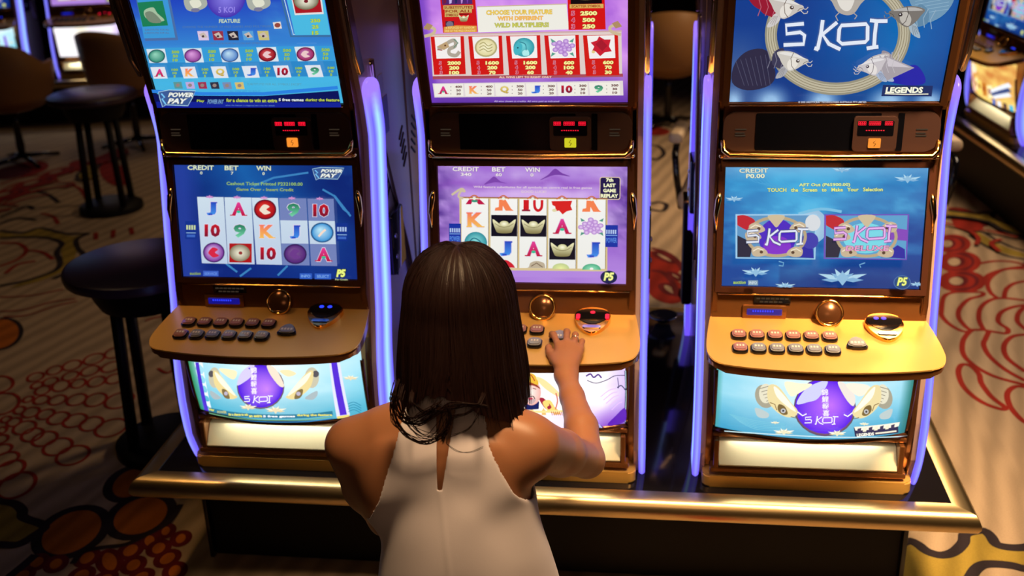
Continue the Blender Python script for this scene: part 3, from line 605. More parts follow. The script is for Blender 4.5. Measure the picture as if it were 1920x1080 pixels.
# ---- right machine, lower screen
def art_right_main():
    a = Art([(168, 130), (1612, 148), (1560, 1022), (125, 1000)])
    def f(u, v):
        n = fbm(u*6+v*4, v*9, 31); c = mixn((20, 70, 150), (70, 175, 225), np.clip(1.1-v*1.0-np.abs(u-.4)*.8+(n-.45)*.9, 0, 1)); c = mixn(c, (110, 200, 235), np.clip((n-.6)*3, 0, .5)*np.clip(1-v, 0, 1)); c = mixn(c, (20, 50, 120), np.clip((v-.72)*2.4, 0, .6)*(u > .3)); return mixn(c, (150, 190, 225), np.clip(.5-v*4, 0, .5))
    a.bg(64, 44, f)
    for k in range(9): a.line(catmull([(300+k*35, 170+k*6), (380+k*40, 240+k*10), (520+k*38, 250+k*14)], False), 2.5, (80, 165, 215))
    a.text('CREDIT', 370, 155, 210, 32, (225, 230, 205), .03, (70, 110, 150), .04); a.text('P0.00', 382, 194, 135, 32, (235, 240, 205), .03, (50, 90, 140), .04)
    a.text('AFT Out (P65900.00)', 878, 263, 365, 30, (230, 245, 150), .03, (30, 90, 130), .04); a.text('TOUCH   the   Screen   to   Make   Your   Selection', 880, 296, 825, 28, (230, 240, 130), .03, (30, 90, 130), .04)
    a.fan(790, 560, 110, 125, (180, 210, 230), (150, 190, 220)); a.line(catmull([(690, 470), (850, 435), (1000, 455)], False), 20, (120, 190, 225))
    for x, y, s in ((1465, 232, 100), (1000, 160, 75), (225, 365, 70), (375, 905, 110), (1005, 950, 190), (590, 1000, 80), (1540, 985, 60)): lotus(a, x, y, s, (175, 215, 235), (70, 130, 190))
    for x0, x1, c in ((232, 820, (160, 205, 235)), (870, 1472, (110, 80, 185))):
        a.poly([(x0, 466), (x1, 468), (x1-12, 798), (x0-4, 790)], c); X = x0+12; Y = 476; w_ = x1-x0-26
        a.poly([(X, Y), (x1-12, Y), (x1-22, 790), (X-4, 782)], (90, 160, 205) if x0 > 800 else (95, 150, 195))
        a.poly(catmull([(X, Y), (X+60, Y-2), (X+130, Y+40), (X+90, Y+110), (X, Y+70)], False), (190, 35, 50)); a.poly([(X, 620), (X+60, 650), (X+110, 700), (X+90, 780), (X-3, 780)], (40, 40, 62)); a.poly([(x1-200, 778), (x1-80, 690), (x1-28, 720), (x1-24, 788)], (40, 40, 160))
        if x0 < 800:
            a.ell(532, 640, 135, 140, (75, 40, 190)); a.ell(532, 700, 100, 75, (130, 50, 200)); a.ell(790, 530, 55, 60, (215, 220, 225)); a.ell(770, 660, 60, 60, (60, 60, 170))
        else: a.ell(1165, 640, 160, 110, (120, 215, 230)); a.poly([(1330, 560), (1460, 580), (1462, 660), (1340, 650)], (130, 70, 185))
        rg = [((x0+x1)/2+210*math.cos(t), 630+140*math.sin(t)) for t in [2*math.pi*k/40 for k in range(40)]]; a.line(rg, 22, (185, 165, 130), True)
        for fx, fy, fl in ((.25, .3, 1), (.78, .28, -1), (.2, .48, 1), (.28, .85, 1), (.74, .86, -1)):
            hx, hy = X+fx*w_, Y+fy*310; a.poly(catmull([(hx-55*fl, hy-20), (hx-10*fl, hy-42), (hx+40*fl, hy-20), (hx+60*fl, hy+15), (hx+10*fl, hy+35), (hx-45*fl, hy+28)], True), (200, 180, 150)); a.ell(hx+15*fl, hy+2, 13, 12, (90, 65, 50), 8); a.line([(hx-45*fl, hy-5), (hx-10*fl, hy-25), (hx+30*fl, hy-12)], 8, (240, 228, 205))
        a.poly(catmull([((x0+x1)/2-60, Y), ((x0+x1)/2+60, Y), ((x0+x1)/2+25, Y+60), ((x0+x1)/2, Y+85), ((x0+x1)/2-25, Y+60)], True), (205, 188, 155))
        koi_text(a, x0+72 if x0 < 800 else x0+60, 568 if x0 < 800 else 546, 465, 130, (225, 232, 245) if x0 < 800 else (230, 175, 235), .22, (70, 80, 120) if x0 < 800 else (120, 60, 150))
    a.text('DELUXE', 1175, 710, 310, 38, (235, 160, 205), .02, (120, 60, 110), .04, shear=.1)
    a.line([(540, 805), (575, 815), (570, 840), (540, 835)], 8, (110, 170, 210)); a.line([(1160, 815), (1120, 830), (1130, 850)], 8, (110, 170, 210))
    a.text('auction', 252, 960, 92, 24, (170, 205, 70), .03, shear=.2); a.rect(315, 945, 387, 982, (130, 160, 180)); a.text('INFO', 351, 963, 56, 22, (200, 215, 225), .03)
    a.ell(1425, 958, 62, 52, (70, 110, 165)); a.ell(1425, 958, 55, 46, (28, 70, 130)); a.text('P5', 1425, 952, 76, 62, (240, 245, 130), .04, (60, 100, 80), .04, shear=.25)
    return a
# ---- lower glasses
def chinese(a, x, y, s, col, out=None):
    for i, ch in enumerate('錦鯉報喜'): a.text(ch, x+i*2, y+i*s*1.06, s, s*.98, col, .015, out, .03)
def art_belly_right():
    a = Art([(175, 474), (1205, 504), (1161, 748), (161, 715)], v0=.42, sag=(49, 60))
    def f(u, v):
        n = fbm(u*6, v*8, 41); c = mixn((120, 200, 225), (225, 245, 252), np.clip(1.15-np.abs(u-.5)*1.3-v*.55+(n-.5)*.4, 0, 1)); c = mixn(c, (40, 140, 185), np.clip((v-.55)*1.6, 0, .85)); c = mixn(c, (30, 110, 100), np.clip(1-(1-u)*14, 0, .9)); return mixn(c, (70, 160, 150), np.clip(1-u*28, 0, .8))
    a.bg(56, 30, f)
    for k in range(6): a.line(catmull([(240+k*10, 650+k*8), (380, 690+k*9), (520, 705+k*8)], False), 2.5, (120, 195, 215))
    a.fan(725, 620, 160, 152, (225, 150, 245), (95, 70, 90), hx=20, hy=-10); a.fan(725, 615, 152, 143, (190, 110, 250), (85, 30, 225), hx=30, hy=-10)
    a.poly(catmull([(580, 600), (620, 530), (690, 490), (740, 488), (690, 570), (640, 590)], True), (205, 205, 240)); a.poly(catmull([(790, 490), (835, 500), (880, 560), (870, 610), (830, 570)], True), (235, 225, 215))
    a.poly(catmull([(520, 488), (600, 495), (660, 500), (600, 540), (550, 560)], True), (245, 238, 205)); a.poly(catmull([(830, 498), (930, 498), (960, 520), (900, 560)], True), (240, 235, 215))
    for fl, x0 in ((1, 0), (-1, 1450)):
        X = lambda v: x0+fl*v
        a.ell(X(420), 560, 48, 62, (165, 160, 140), a=20); a.ell(X(425), 545, 34, 50, (225, 220, 195))
        for k in range(5): a.line([(X(395+k*8), 520+k*16), (X(450), 505+k*18)], 3, (120, 110, 95))
        a.poly(catmull([(X(370), 620), (X(400), 625), (X(440), 650), (X(430), 672), (X(385), 665)], True), (185, 200, 200))
        a.poly(catmull([(X(445), 500), (X(490), 510), (X(550), 590), (X(585), 635), (X(570), 665), (X(530), 668), (X(480), 640), (X(440), 590), (X(432), 540)], True), (232, 215, 160))
        a.poly(catmull([(X(465), 508), (X(500), 535), (X(560), 610), (X(575), 640), (X(530), 610), (X(480), 560)], True), (250, 245, 225)); a.poly(catmull([(X(490), 600), (X(520), 612), (X(535), 650), (X(510), 655), (X(485), 630)], True), (120, 100, 60)); a.ell(X(512), 634, 13, 13, (190, 190, 190), 10); a.ell(X(512), 634, 6, 6, (60, 60, 70), 8)
        a.line([(X(445), 590), (X(470), 600), (X(480), 630)], 4, (120, 90, 50)); a.line([(X(585), 640), (X(610), 660), (X(630), 650)], 6, (250, 245, 240)); a.line([(X(550), 665), (X(575), 672), (X(590), 650)], 4, (110, 95, 70))
    chinese(a, 722, 535, 34, (245, 240, 250), (150, 90, 220))
    koi_text(a, 618, 658, 178, 48, (245, 240, 252), .22)
    for x, y, s in ((515, 748, 58), (785, 752, 52), (470, 692, 26), (925, 695, 30)): lotus(a, x, y, s, (250, 248, 225), (190, 170, 100))
    a.poly([(870, 712), (1108, 682), (1112, 735), (878, 760)], (40, 40, 80)); a.poly([(872, 708), (1118, 678), (1112, 700), (1095, 705), (880, 728)], (245, 238, 220))
    for k in range(7): a.poly([(890+k*30, 718-k*4), (910+k*30, 712-k*4), (906+k*30, 735-k*4), (888+k*30, 738-k*4)], (240, 232, 205) if k % 2 else (60, 55, 90))
    a.text('LEGENDS', 932, 747, 92, 17, (250, 245, 230), .05, ang=6); a.line([(985, 740), (1100, 725)], 8, (245, 235, 210))
    a.line(catmull([(215, 728), (450, 748), (720, 762), (1000, 760), (1180, 750)], False), 5, (205, 235, 240))
    return a
def art_belly_left():
    # drawing units of a 6x crop
    a = Art([(-108, 18), (1866, 70), (1925, 565), (24, 505)], v0=.42, sag=(92, 90))
    def f(u, v):
        n = fbm(u*6, v*8, 47); c = mixn((110, 200, 225), (235, 250, 255), np.clip(1.25-np.abs(u-.55)*1.2-v*.7+(n-.5)*.4, 0, 1)); c = mixn(c, (35, 140, 175), np.clip((v-.6)*1.4, 0, .8)); return mixn(c, (40, 130, 70), np.clip(1-u*14, 0, .9))
    a.bg(56, 30, f)
    a.poly([(-20, -10), (90, -10), (190, 520), (160, 535), (60, 300)], (235, 245, 252)); a.poly([(-5, -10), (40, -10), (145, 520), (90, 520)], (80, 50, 205))
    a.poly([(1520, -20), (1630, -20), (1725, 560), (1590, 590)], (225, 225, 250)); a.poly([(1540, -20), (1600, -20), (1695, 555), (1625, 565)], (85, 45, 210)); a.poly([(1590, 575), (1720, 555), (1722, 590), (1595, 600)], (235, 215, 120))
    a.fan(785, 250, 268, 238, (225, 160, 250), (100, 80, 90), hx=60, hy=20); a.fan(785, 245, 255, 226, (200, 130, 250), (75, 25, 220), hx=80, hy=30)
    a.poly(catmull([(520, 230), (560, 110), (650, 30), (720, 10), (690, 130), (600, 200)], True), (215, 205, 245)); a.poly(catmull([(860, 20), (960, 60), (1050, 230), (1000, 240), (900, 120)], True), (245, 225, 205)); a.poly(catmull([(1000, 80), (1100, 70), (1180, 110), (1090, 140)], True), (245, 230, 180)); a.poly(catmull([(300, 60), (420, 60), (520, 90), (470, 170)], True), (248, 235, 190))
    for fl, x0 in ((1, 0), (-1, 1590)):
        X = lambda v: x0+fl*v
        a.ell(X(245), 150, 75, 110, (200, 195, 170)); a.ell(X(205), 110, 35, 35, (90, 85, 90)); a.poly(catmull([(X(190), 290), (X(260), 320), (X(320), 370), (X(240), 385), (X(190), 340)], True), (170, 185, 190))
        a.poly(catmull([(X(230), 80), (X(300), 100), (X(400), 210), (X(500), 330), (X(520), 360), (X(440), 380), (X(340), 330), (X(250), 230)], True), (235, 215, 150)); a.poly(catmull([(X(250), 90), (X(330), 140), (X(450), 270), (X(500), 345), (X(400), 280), (X(300), 190)], True), (252, 246, 222))
        a.poly(catmull([(X(340), 270), (X(400), 290), (X(430), 370), (X(380), 370), (X(345), 330)], True), (130, 110, 70)); a.ell(X(385), 318, 24, 22, (190, 180, 200), 10)
    chinese(a, 715, 70, 68, (250, 245, 250), (160, 100, 225)); koi_text(a, 600, 335, 340, 85, (250, 248, 252), .24)
    for x, y, s in ((650, 470, 110), (960, 500, 130), (1750, 150, 90)): lotus(a, x, y, s, (250, 240, 210), (200, 170, 110))
    L = [(170, 485), (420, 525), (700, 548), (1000, 555), (1300, 550), (1560, 520)]
    a.line(L, 46, (40, 120, 150))
    for x0, x1, c, t in ((175, 240, (235, 225, 90), 'Play'), (275, 395, (190, 190, 130), 'POWER'), (415, 650, (235, 228, 100), 'for a chance to win'), (660, 810, (235, 228, 110), 'an extra'), (820, 1170, (245, 248, 250), '5 free games'), (1190, 1555, (235, 225, 100), 'during the feature')):
        xm = (x0+x1)/2; ym = np.interp(xm, [p[0] for p in L], [p[1] for p in L]); a.text(t, xm, ym, x1-x0, 30, c, .05)
    a.line([(x, y+40) for x, y in L], 10, (110, 170, 130)); a.line([(x, y+60) for x, y in L], 10, (50, 130, 190))
    for k in range(4): a.line(catmull([(1720, 420+k*28), (1780, 400+k*28), (1850, 440+k*28)], False), 7, (40, 130, 165))
    return a
def art_belly_mid():
    a = Art([(-653, 83), (1060, 133), (1055, 555), (-609, 496)], v0=.42, sag=(81, 92))
    def f(u, v):
        n = fbm(u*5, v*6, 51); c = mixn((255, 250, 255), (225, 195, 250), np.clip((u-.55)*1.6*v+(n-.5), 0, 1)); c = mixn(c, (110, 45, 190), np.clip((u+v*.8-1.45)*3.5, 0, .9)); c = mixn(c, (200, 170, 240), np.clip((u-.88)*6, 0, .7)); return mixn(c, (255, 240, 190), np.clip(.55-np.abs(u-.45)*3.5, 0, .6))
    a.bg(56, 30, f)
    # smiling bearded man in an official's hat, in robe
    x0 = 180
    a.poly(catmull([(x0-170, 470), (x0-120, 380), (x0, 330), (x0+130, 340), (x0+230, 400), (x0+290, 470)], False), (235, 190, 110)); a.poly([(x0-40, 350), (x0+90, 350), (x0+85, 420), (x0-40, 430)], (25, 35, 95))
    a.poly(catmull([(x0+90, 330), (x0+130, 320), (x0+200, 400), (x0+150, 420)], True), (165, 40, 60)); a.poly(catmull([(x0+120, 360), (x0+190, 340), (x0+240, 440), (x0+180, 450)], True), (250, 215, 120))
    a.fan(x0+20, 270, 85, 115, (255, 235, 225), (235, 175, 165)); a.poly(catmull([(x0-20, 330), (x0+60, 330), (x0+20, 375)], True), (200, 170, 170))
    a.poly(catmull([(x0-80, 190), (x0+20, 165), (x0+85, 215), (x0+98, 235), (x0+30, 205), (x0-80, 205)], True), (150, 60, 40)); a.poly(catmull([(x0-75, 185), (x0-60, 120), (x0+20, 98), (x0+70, 140), (x0+80, 200), (x0, 175)], True), (235, 185, 60)); a.line(catmull([(x0-30, 165), (x0+10, 110), (x0+50, 165)], False), 8, (190, 50, 40)); a.ell(x0-5, 145, 14, 16, (150, 150, 60))
    a.line([(x0-30, 235), (x0-5, 228)], 7, (120, 50, 50)); a.line([(x0+32, 228), (x0+62, 238)], 7, (120, 50, 50)); a.line(catmull([(x0-25, 315), (x0-10, 300), (x0+10, 305), (x0+35, 300), (x0+52, 325)], False), 8, (70, 30, 40)); a.ell(x0+12, 322, 22, 10, (205, 60, 90)); a.line([(x0+5, 250), (x0, 280), (x0+18, 282)], 5, (200, 120, 110))
    a.poly(catmull([(x0+60, 130), (x0+150, 160), (x0+280, 280), (x0+250, 300), (x0+130, 220)], True), (250, 225, 160)); a.line(catmull([(x0+240, 270), (x0+255, 340), (x0+235, 420)], False), 12, (215, 120, 100)); a.rect(x0-140, 425, x0+320, 445, (245, 225, 150))
    for k in range(6): a.line([(x0+200+k*18, 440), (x0+208+k*18, 475)], 6, (190, 50, 50))
    a.line(catmull([(690, 120), (730, 100), (760, 130), (800, 105), (830, 135)], False), 14, (90, 60, 140)); a.line(catmull([(700, 155), (780, 180), (880, 150), (950, 115), (1040, 110)], False), 7, (60, 50, 90))
    a.line(catmull([(1045, 70), (1050, 220), (1040, 540)], False), [16]*9, (60, 70, 110)); a.line([(1048, 70), (1052, 300), (1042, 530)], 5, (200, 240, 240)); a.line(catmull([(975, 215), (1010, 200), (1045, 240)], False), 9, (50, 60, 95)); a.line(catmull([(975, 130), (985, 215), (970, 215)], False), 7, (70, 60, 110)); a.line(catmull([(1045, 240), (1065, 210), (1085, 205)], False), 10, (50, 60, 95))
    a.poly(catmull([(880, 560), (950, 480), (1040, 400), (1045, 520), (960, 560)], True), (90, 30, 180)); a.poly(catmull([(750, 605), (800, 560), (860, 590), (900, 600)], True), (60, 45, 110)); a.text('A', 805, 575, 60, 40, (190, 190, 240), .02)
    for k in range(5): a.line(catmull([(820+k*25, 300+k*30), (900+k*20, 240+k*30), (960+k*14, 225+k*30)], False), 8, (225, 190, 245))
    return a
CARPET=[('f','Y',0,1,1.95,3.07,2,3.1,2.044,2.948,2.093,2.849,2.134,2.791,2.118,2.736,2.059,2.766,2.005,2.845,1.965,2.963),
('s','K',0.02,0,1.97,3.12,2.02,3.12,2.056,2.99,2.103,2.883,2.151,2.825),
('s','K',0.02,0,1.94,3.06,1.962,2.952,2.001,2.829,2.044,2.749,2.116,2.704),
('f','R',0,1,1.94,3.51,2.02,3.52,2.07,3.43,2.07,3.27,2.02,3.14,1.95,3.13,1.9,3.17,1.91,3.31),
('f','D',0,1,2.07,3.43,2.1,3.39,2.11,3.28,2.05,3.2),
('e','D',0,1,1.827,2.923,0.073,0.003,-0.031,-0.131),
('e','R',0.03,1,1.827,2.923,0.073,0.003,-0.031,-0.131),
('e','R',0.03,1,1.81,2.922,0.047,0.002,-0.019,-0.081),
('e','B',0,1,1.798,2.922,0.026,0.001,-0.012,-0.05),
('e','D',0,1,1.796,2.659,0.086,0.004,-0.035,-0.143),
('e','R',0.03,1,1.796,2.659,0.086,0.004,-0.035,-0.143),
('e','R',0.03,1,1.78,2.659,0.056,0.002,-0.022,-0.089),
('e','B',0,1,1.77,2.658,0.03,0.001,-0.013,-0.054),
('e','D',0,1,1.744,2.401,0.093,0.005,-0.032,-0.131),
('e','R',0.03,1,1.744,2.401,0.093,0.005,-0.032,-0.131),
('e','R',0.03,1,1.728,2.401,0.06,0.002,-0.02,-0.081),
('e','B',0,1,1.718,2.401,0.032,0.002,-0.011,-0.05),
('s','R',0.022,1,1.57,2.042,1.616,2.201,1.669,2.257,1.741,2.266,1.8,2.264,1.784,2.222,1.719,2.179,1.654,2.072,1.625,1.97,1.629,1.874,1.641,1.828,1.604,1.825,1.569,1.894,1.558,1.979),
('s','R',0.022,0,1.869,2.631,1.96,2.675,2.043,2.67,2.093,2.625),
('s','R',0.022,0,2.088,2.61,1.995,2.575,1.891,2.496,1.824,2.376),
('s','R',0.022,0,2.079,2.579,1.982,2.565,1.903,2.481,1.852,2.378,1.835,2.266,1.847,2.199),
('s','R',0.022,0,2.031,2.415,1.972,2.383,1.917,2.311,1.876,2.2),
('s','R',0.022,0,1.644,1.839,1.709,1.836,1.683,1.761,1.656,1.693,1.65,1.585,1.677,1.464,1.725,1.369),
('s','R',0.022,0,1.644,1.839,1.586,1.733,1.553,1.6,1.567,1.497,1.612,1.41,1.666,1.365,1.722,1.331),
('s','R',0.022,0,1.695,1.842,1.704,1.95,1.742,2.076,1.805,2.17,1.871,2.2,1.962,2.178),
('s','R',0.022,0,1.946,2.125,1.881,2.096,1.815,2.03,1.778,1.93,1.796,1.859,1.778,1.812,1.74,1.821,1.695,1.842),
('s','R',0.022,0,1.943,2.112,1.891,2.034,1.858,1.934,1.872,1.84),
('s','R',0.022,0,1.853,1.805,1.791,1.779,1.734,1.686,1.714,1.568,1.748,1.448),
('s','R',0.022,1,1.494,1.432,1.524,1.499,1.555,1.486,1.567,1.417,1.556,1.339,1.563,1.229,1.588,1.151,1.573,1.132,1.525,1.173,1.494,1.242,1.482,1.325),
('s','R',0.022,0,1.716,1.312,1.673,1.319,1.628,1.26,1.609,1.161,1.616,1.075,1.632,1.027),
('f','Y',0,1,1.024,0.241,1.072,0.277,1.096,0.263,1.116,0.229,1.152,0.213,1.192,0.232,1.231,0.282,1.245,0.323,1.273,0.342,1.306,0.348,1.319,0.321,1.324,0.281,1.356,0.268,1.401,0.272,1.463,0.3,1.422,0.168,1.371,0.167,1.34,0.179,1.298,0.183,1.261,0.177,1.233,0.152,1.205,0.106,1.169,0.047,1.027,0.035,0.995,0.089),
('s','K',0.035,0,1.024,0.241,1.072,0.277,1.096,0.263,1.116,0.229,1.152,0.213,1.192,0.232,1.231,0.282,1.245,0.323,1.273,0.342,1.306,0.348,1.319,0.321,1.324,0.281,1.356,0.268,1.401,0.272,1.463,0.3),
('s','K',0.035,0,1.422,0.168,1.371,0.167,1.34,0.179,1.298,0.183,1.261,0.177,1.233,0.152,1.205,0.106,1.169,0.047),
('e','R',0,1,0.344,2.58,0.096,-0.096,-0.019,-0.15),
('e','R',0,1,0.327,2.375,0.084,-0.081,-0.021,-0.163),
('e','R',0,1,0.37,2.233,0.09,-0.084,-0.022,-0.155),
('e','B',0,1,0.364,2.66,0.051,-0.067,-0.006,-0.035),
('e','D',0.03,1,0.364,2.66,0.051,-0.067,-0.006,-0.035),
('e','B',0,1,0.388,2.232,0.04,-0.047,-0.009,-0.047),
('e','D',0.03,1,0.388,2.232,0.04,-0.047,-0.009,-0.047),
('e','B',0,1,0.417,2.402,0.032,-0.04,-0.005,-0.028),
('e','D',0.03,1,0.417,2.402,0.032,-0.04,-0.005,-0.028),
('s','D',0.03,0,0.298,2.796,0.365,2.742,0.421,2.635,0.455,2.479),
('s','D',0.03,0,0.3,2.473,0.355,2.45,0.399,2.328,0.423,2.142),
('s','K',0.03,0,0.28,4.89,0.34,4.84,0.37,4.65,0.32,4.5,0.29,4.55),
('s','K',0.03,0,0.29,3.55,0.34,3.58,0.38,3.53,0.36,3.42,0.29,3.44),
('e','R',0,1,0.32,5.27,0.095,0,0,-0.123),
('e','R',0.012,1,-2.189,1.155,0.022,0.025,0.024,-0.032),
('e','R',0.012,1,-2.142,1.22,0.021,0.025,0.023,-0.033),
('e','R',0.012,1,-2.091,1.27,0.026,0.03,0.026,-0.038),
('e','R',0.012,1,-2.026,1.335,0.029,0.034,0.028,-0.042),
('e','R',0.012,1,-1.966,1.401,0.029,0.034,0.027,-0.043),
('e','R',0.012,1,-2.143,1.084,0.016,0.018,0.016,-0.023),
('e','R',0.012,1,-2.106,1.121,0.02,0.023,0.02,-0.028),
('e','R',0.012,1,-2.047,1.173,0.022,0.026,0.022,-0.032),
('e','R',0.012,1,-1.988,1.225,0.025,0.03,0.025,-0.037),
('e','R',0.012,1,-1.915,1.266,0.028,0.033,0.024,-0.038),
('e','R',0.012,1,-2.096,1.042,0.02,0.023,0.022,-0.031),
('e','R',0.012,1,-2.042,1.086,0.023,0.026,0.028,-0.04),
('e','R',0.012,1,-1.981,1.111,0.02,0.023,0.022,-0.033),
('e','R',0.012,1,-1.914,1.132,0.024,0.027,0.025,-0.038),
('e','R',0.012,1,-1.851,1.161,0.024,0.026,0.023,-0.036),
('e','R',0.012,1,-2.114,0.966,0.013,0.016,0.014,-0.02),
('e','R',0.012,1,-2.058,0.964,0.02,0.022,0.021,-0.028),
('e','R',0.012,1,-1.993,0.968,0.023,0.025,0.023,-0.032),
('e','R',0.012,1,-1.917,0.976,0.026,0.029,0.027,-0.039),
('e','R',0.012,1,-1.841,0.98,0.029,0.032,0.03,-0.045),
('e','R',0.012,1,-1.744,0.982,0.039,0.041,0.035,-0.053),
('e','R',0.012,1,-2.099,0.877,0.014,0.016,0.019,-0.025),
('e','R',0.012,1,-2.046,0.864,0.022,0.024,0.025,-0.034),
('e','R',0.012,1,-1.979,0.853,0.022,0.024,0.023,-0.032),
('e','R',0.012,1,-1.913,0.827,0.028,0.029,0.028,-0.039),
('e','R',0.012,1,-1.84,0.814,0.031,0.031,0.029,-0.042),
('e','R',0.012,1,-1.764,0.794,0.03,0.031,0.03,-0.044),
('e','R',0.012,1,-1.674,0.77,0.042,0.042,0.036,-0.054),
('e','R',0.012,1,-2.112,0.804,0.013,0.014,0.015,-0.02),
('e','R',0.012,1,-2.069,0.786,0.017,0.02,0.021,-0.027),
('e','R',0.012,1,-2.005,0.748,0.028,0.03,0.031,-0.041),
('e','R',0.012,1,-1.946,0.699,0.027,0.028,0.03,-0.04),
('e','R',0.012,1,-1.884,0.674,0.031,0.032,0.032,-0.043),
('e','R',0.012,1,-1.806,0.623,0.036,0.036,0.035,-0.049),
('e','R',0.012,1,-1.72,0.569,0.041,0.04,0.038,-0.054),
('e','R',0.012,1,-2.08,0.724,0.011,0.012,0.015,-0.02),
('e','R',0.012,1,-2.049,0.657,0.02,0.021,0.02,-0.026),
('e','R',0.012,1,-2.002,0.587,0.025,0.026,0.023,-0.03),
('e','R',0.012,1,-1.953,0.525,0.034,0.034,0.028,-0.037),
('e','R',0.014,1,-1.896,0.454,0.029,0.051,0.039,-0.046),
('e','R',0.014,1,-1.816,0.365,0.035,0.057,0.051,-0.059),
('e','R',0.014,1,-2.303,1.083,0.044,0.023,0.046,-0.066),
('e','R',0.014,1,-2.2,0.922,0.049,0.042,0.057,-0.078),
('e','O',0,1,-2.585,1.562,0.061,0.064,0.109,-0.151),
('e','K',0.02,1,-2.585,1.562,0.061,0.064,0.109,-0.151),
('e','O',0,1,-1.489,0.12,0.066,0.091,0.082,-0.099),
('e','K',0.032,1,-1.489,0.12,0.066,0.091,0.082,-0.099),
('e','O',0,1,-1.309,0.224,0.074,0.07,0.067,-0.098),
('e','K',0.032,1,-1.309,0.224,0.074,0.07,0.067,-0.098),
('e','O',0,1,-1.429,0.408,0.047,0.068,0.059,-0.079),
('e','K',0.032,1,-1.429,0.408,0.047,0.068,0.059,-0.079),
('e','O',0,1,-1.516,-0.041,0.018,0.025,0.022,-0.025),
('e','D',0.02,1,-1.516,-0.041,0.018,0.025,0.022,-0.025),
('e','O',0,1,-1.454,-0.043,0.018,0.023,0.022,-0.026),
('e','D',0.02,1,-1.454,-0.043,0.018,0.023,0.022,-0.026),
('e','O',0,1,-1.373,-0.007,0.02,0.027,0.023,-0.029),
('e','D',0.02,1,-1.373,-0.007,0.02,0.027,0.023,-0.029),
('e','O',0,1,-1.296,-0.019,0.019,0.025,0.038,-0.046),
('e','D',0.02,1,-1.296,-0.019,0.019,0.025,0.038,-0.046),
('e','O',0,1,-1.257,0.04,0.021,0.027,0.023,-0.029),
('e','D',0.02,1,-1.257,0.04,0.021,0.027,0.023,-0.029),
('e','O',0,1,-1.215,-0.03,0.02,0.025,0.022,-0.028),
('e','D',0.02,1,-1.215,-0.03,0.02,0.025,0.022,-0.028),
('e','O',0,1,-1.22,0.093,0.016,0.021,0.023,-0.03),
('e','D',0.02,1,-1.22,0.093,0.016,0.021,0.023,-0.03),
('e','O',0,1,-1.175,0.058,0.02,0.024,0.022,-0.029),
('e','D',0.02,1,-1.175,0.058,0.02,0.024,0.022,-0.029),
('e','O',0,1,-1.126,0.01,0.022,0.027,0.021,-0.028),
('e','D',0.02,1,-1.126,0.01,0.022,0.027,0.021,-0.028),
('e','O',0,1,-1.127,0.112,0.017,0.021,0.019,-0.027),
('e','D',0.02,1,-1.127,0.112,0.017,0.021,0.019,-0.027),
('e','O',0,1,-1.191,0.147,0.015,0.02,0.019,-0.026),
('e','D',0.02,1,-1.191,0.147,0.015,0.02,0.019,-0.026),
('e','O',0,1,-1.348,-0.091,0.021,0.026,0.023,-0.026),
('e','D',0.02,1,-1.348,-0.091,0.021,0.026,0.023,-0.026),
('e','O',0,1,-1.526,-0.107,0.019,0.026,0.022,-0.024),
('e','D',0.02,1,-1.526,-0.107,0.019,0.026,0.022,-0.024),
('e','O',0,1,-1.078,-0.048,0.019,0.023,0.022,-0.03),
('e','D',0.02,1,-1.078,-0.048,0.019,0.023,0.022,-0.03),
('e','O',0,1,-1.167,-0.084,0.022,0.025,0.019,-0.024),
('e','D',0.02,1,-1.167,-0.084,0.022,0.025,0.019,-0.024),
('e','O',0,1,-1.272,-0.107,0.023,0.029,0.019,-0.024),
('e','D',0.02,1,-1.272,-0.107,0.023,0.029,0.019,-0.024),
('s','K',0.03,0,-1.562,-0.117,-1.549,-0.058,-1.54,-0.006),
('s','K',0.02,0,-1.403,-0.039,-1.401,0.021,-1.348,0.048,-1.285,0.068,-1.24,0.127,-1.201,0.194,-1.204,0.295),
('f','Y',0,1,-1.877,0.278,-1.817,0.265,-1.76,0.256,-1.713,0.221,-1.685,0.181,-1.593,0.143,-1.599,0.09,-1.625,0.041,-1.681,0.036,-1.746,0.047),
('s','K',0.035,1,-1.877,0.278,-1.817,0.265,-1.76,0.256,-1.713,0.221,-1.685,0.181,-1.593,0.143,-1.599,0.09,-1.625,0.041,-1.681,0.036,-1.746,0.047),
('f','Y',0,1,-3.384,2.905,-3.24,2.88,-3.19,3,-2.998,2.889,-2.899,2.862,-2.878,2.923,-2.844,2.775,-2.767,2.608,-2.687,2.397,-2.701,2.295,-2.757,2.17,-2.847,2.095,-2.802,2.217,-2.756,2.343,-2.776,2.472,-2.886,2.659,-2.972,2.8,-3.139,2.853,-3.331,2.816),
('s','K',0.03,0,-3.402,2.936,-3.246,2.91,-3.183,2.99,-2.996,2.904,-2.849,2.909),
('s','K',0.03,0,-3.331,2.816,-3.183,2.837,-3.05,2.827,-2.921,2.743,-2.877,2.603,-2.772,2.446,-2.743,2.319,-2.817,2.192,-2.915,2.115),
('s','K',0.03,0,-2.849,2.909,-2.869,2.804,-2.786,2.663,-2.7,2.556,-2.661,2.347,-2.69,2.222),
('s','K',0.03,0,-3.55,3.19,-3.52,3.29,-3.5,3.4,-3.42,3.33),
('s','K',0.03,0,-3.48,3.06,-3.42,3.16,-3.29,3.13),
('s','K',0.03,0,-3.8,3.61,-3.73,3.69,-3.54,3.67,-3.33,3.47),
('s','R',0.025,0,-3.94,3.84,-3.88,4.01,-3.75,4.05,-3.58,3.93),
('s','R',0.025,0,-3.85,3.69,-3.84,3.88,-3.74,3.93),
('s','R',0.025,0,-3.28,2.73,-3.177,2.733,-3.062,2.624,-3.035,2.488,-3.073,2.381),
('s','R',0.025,0,-3.33,3.26,-3.22,3.2,-3.12,3.07),
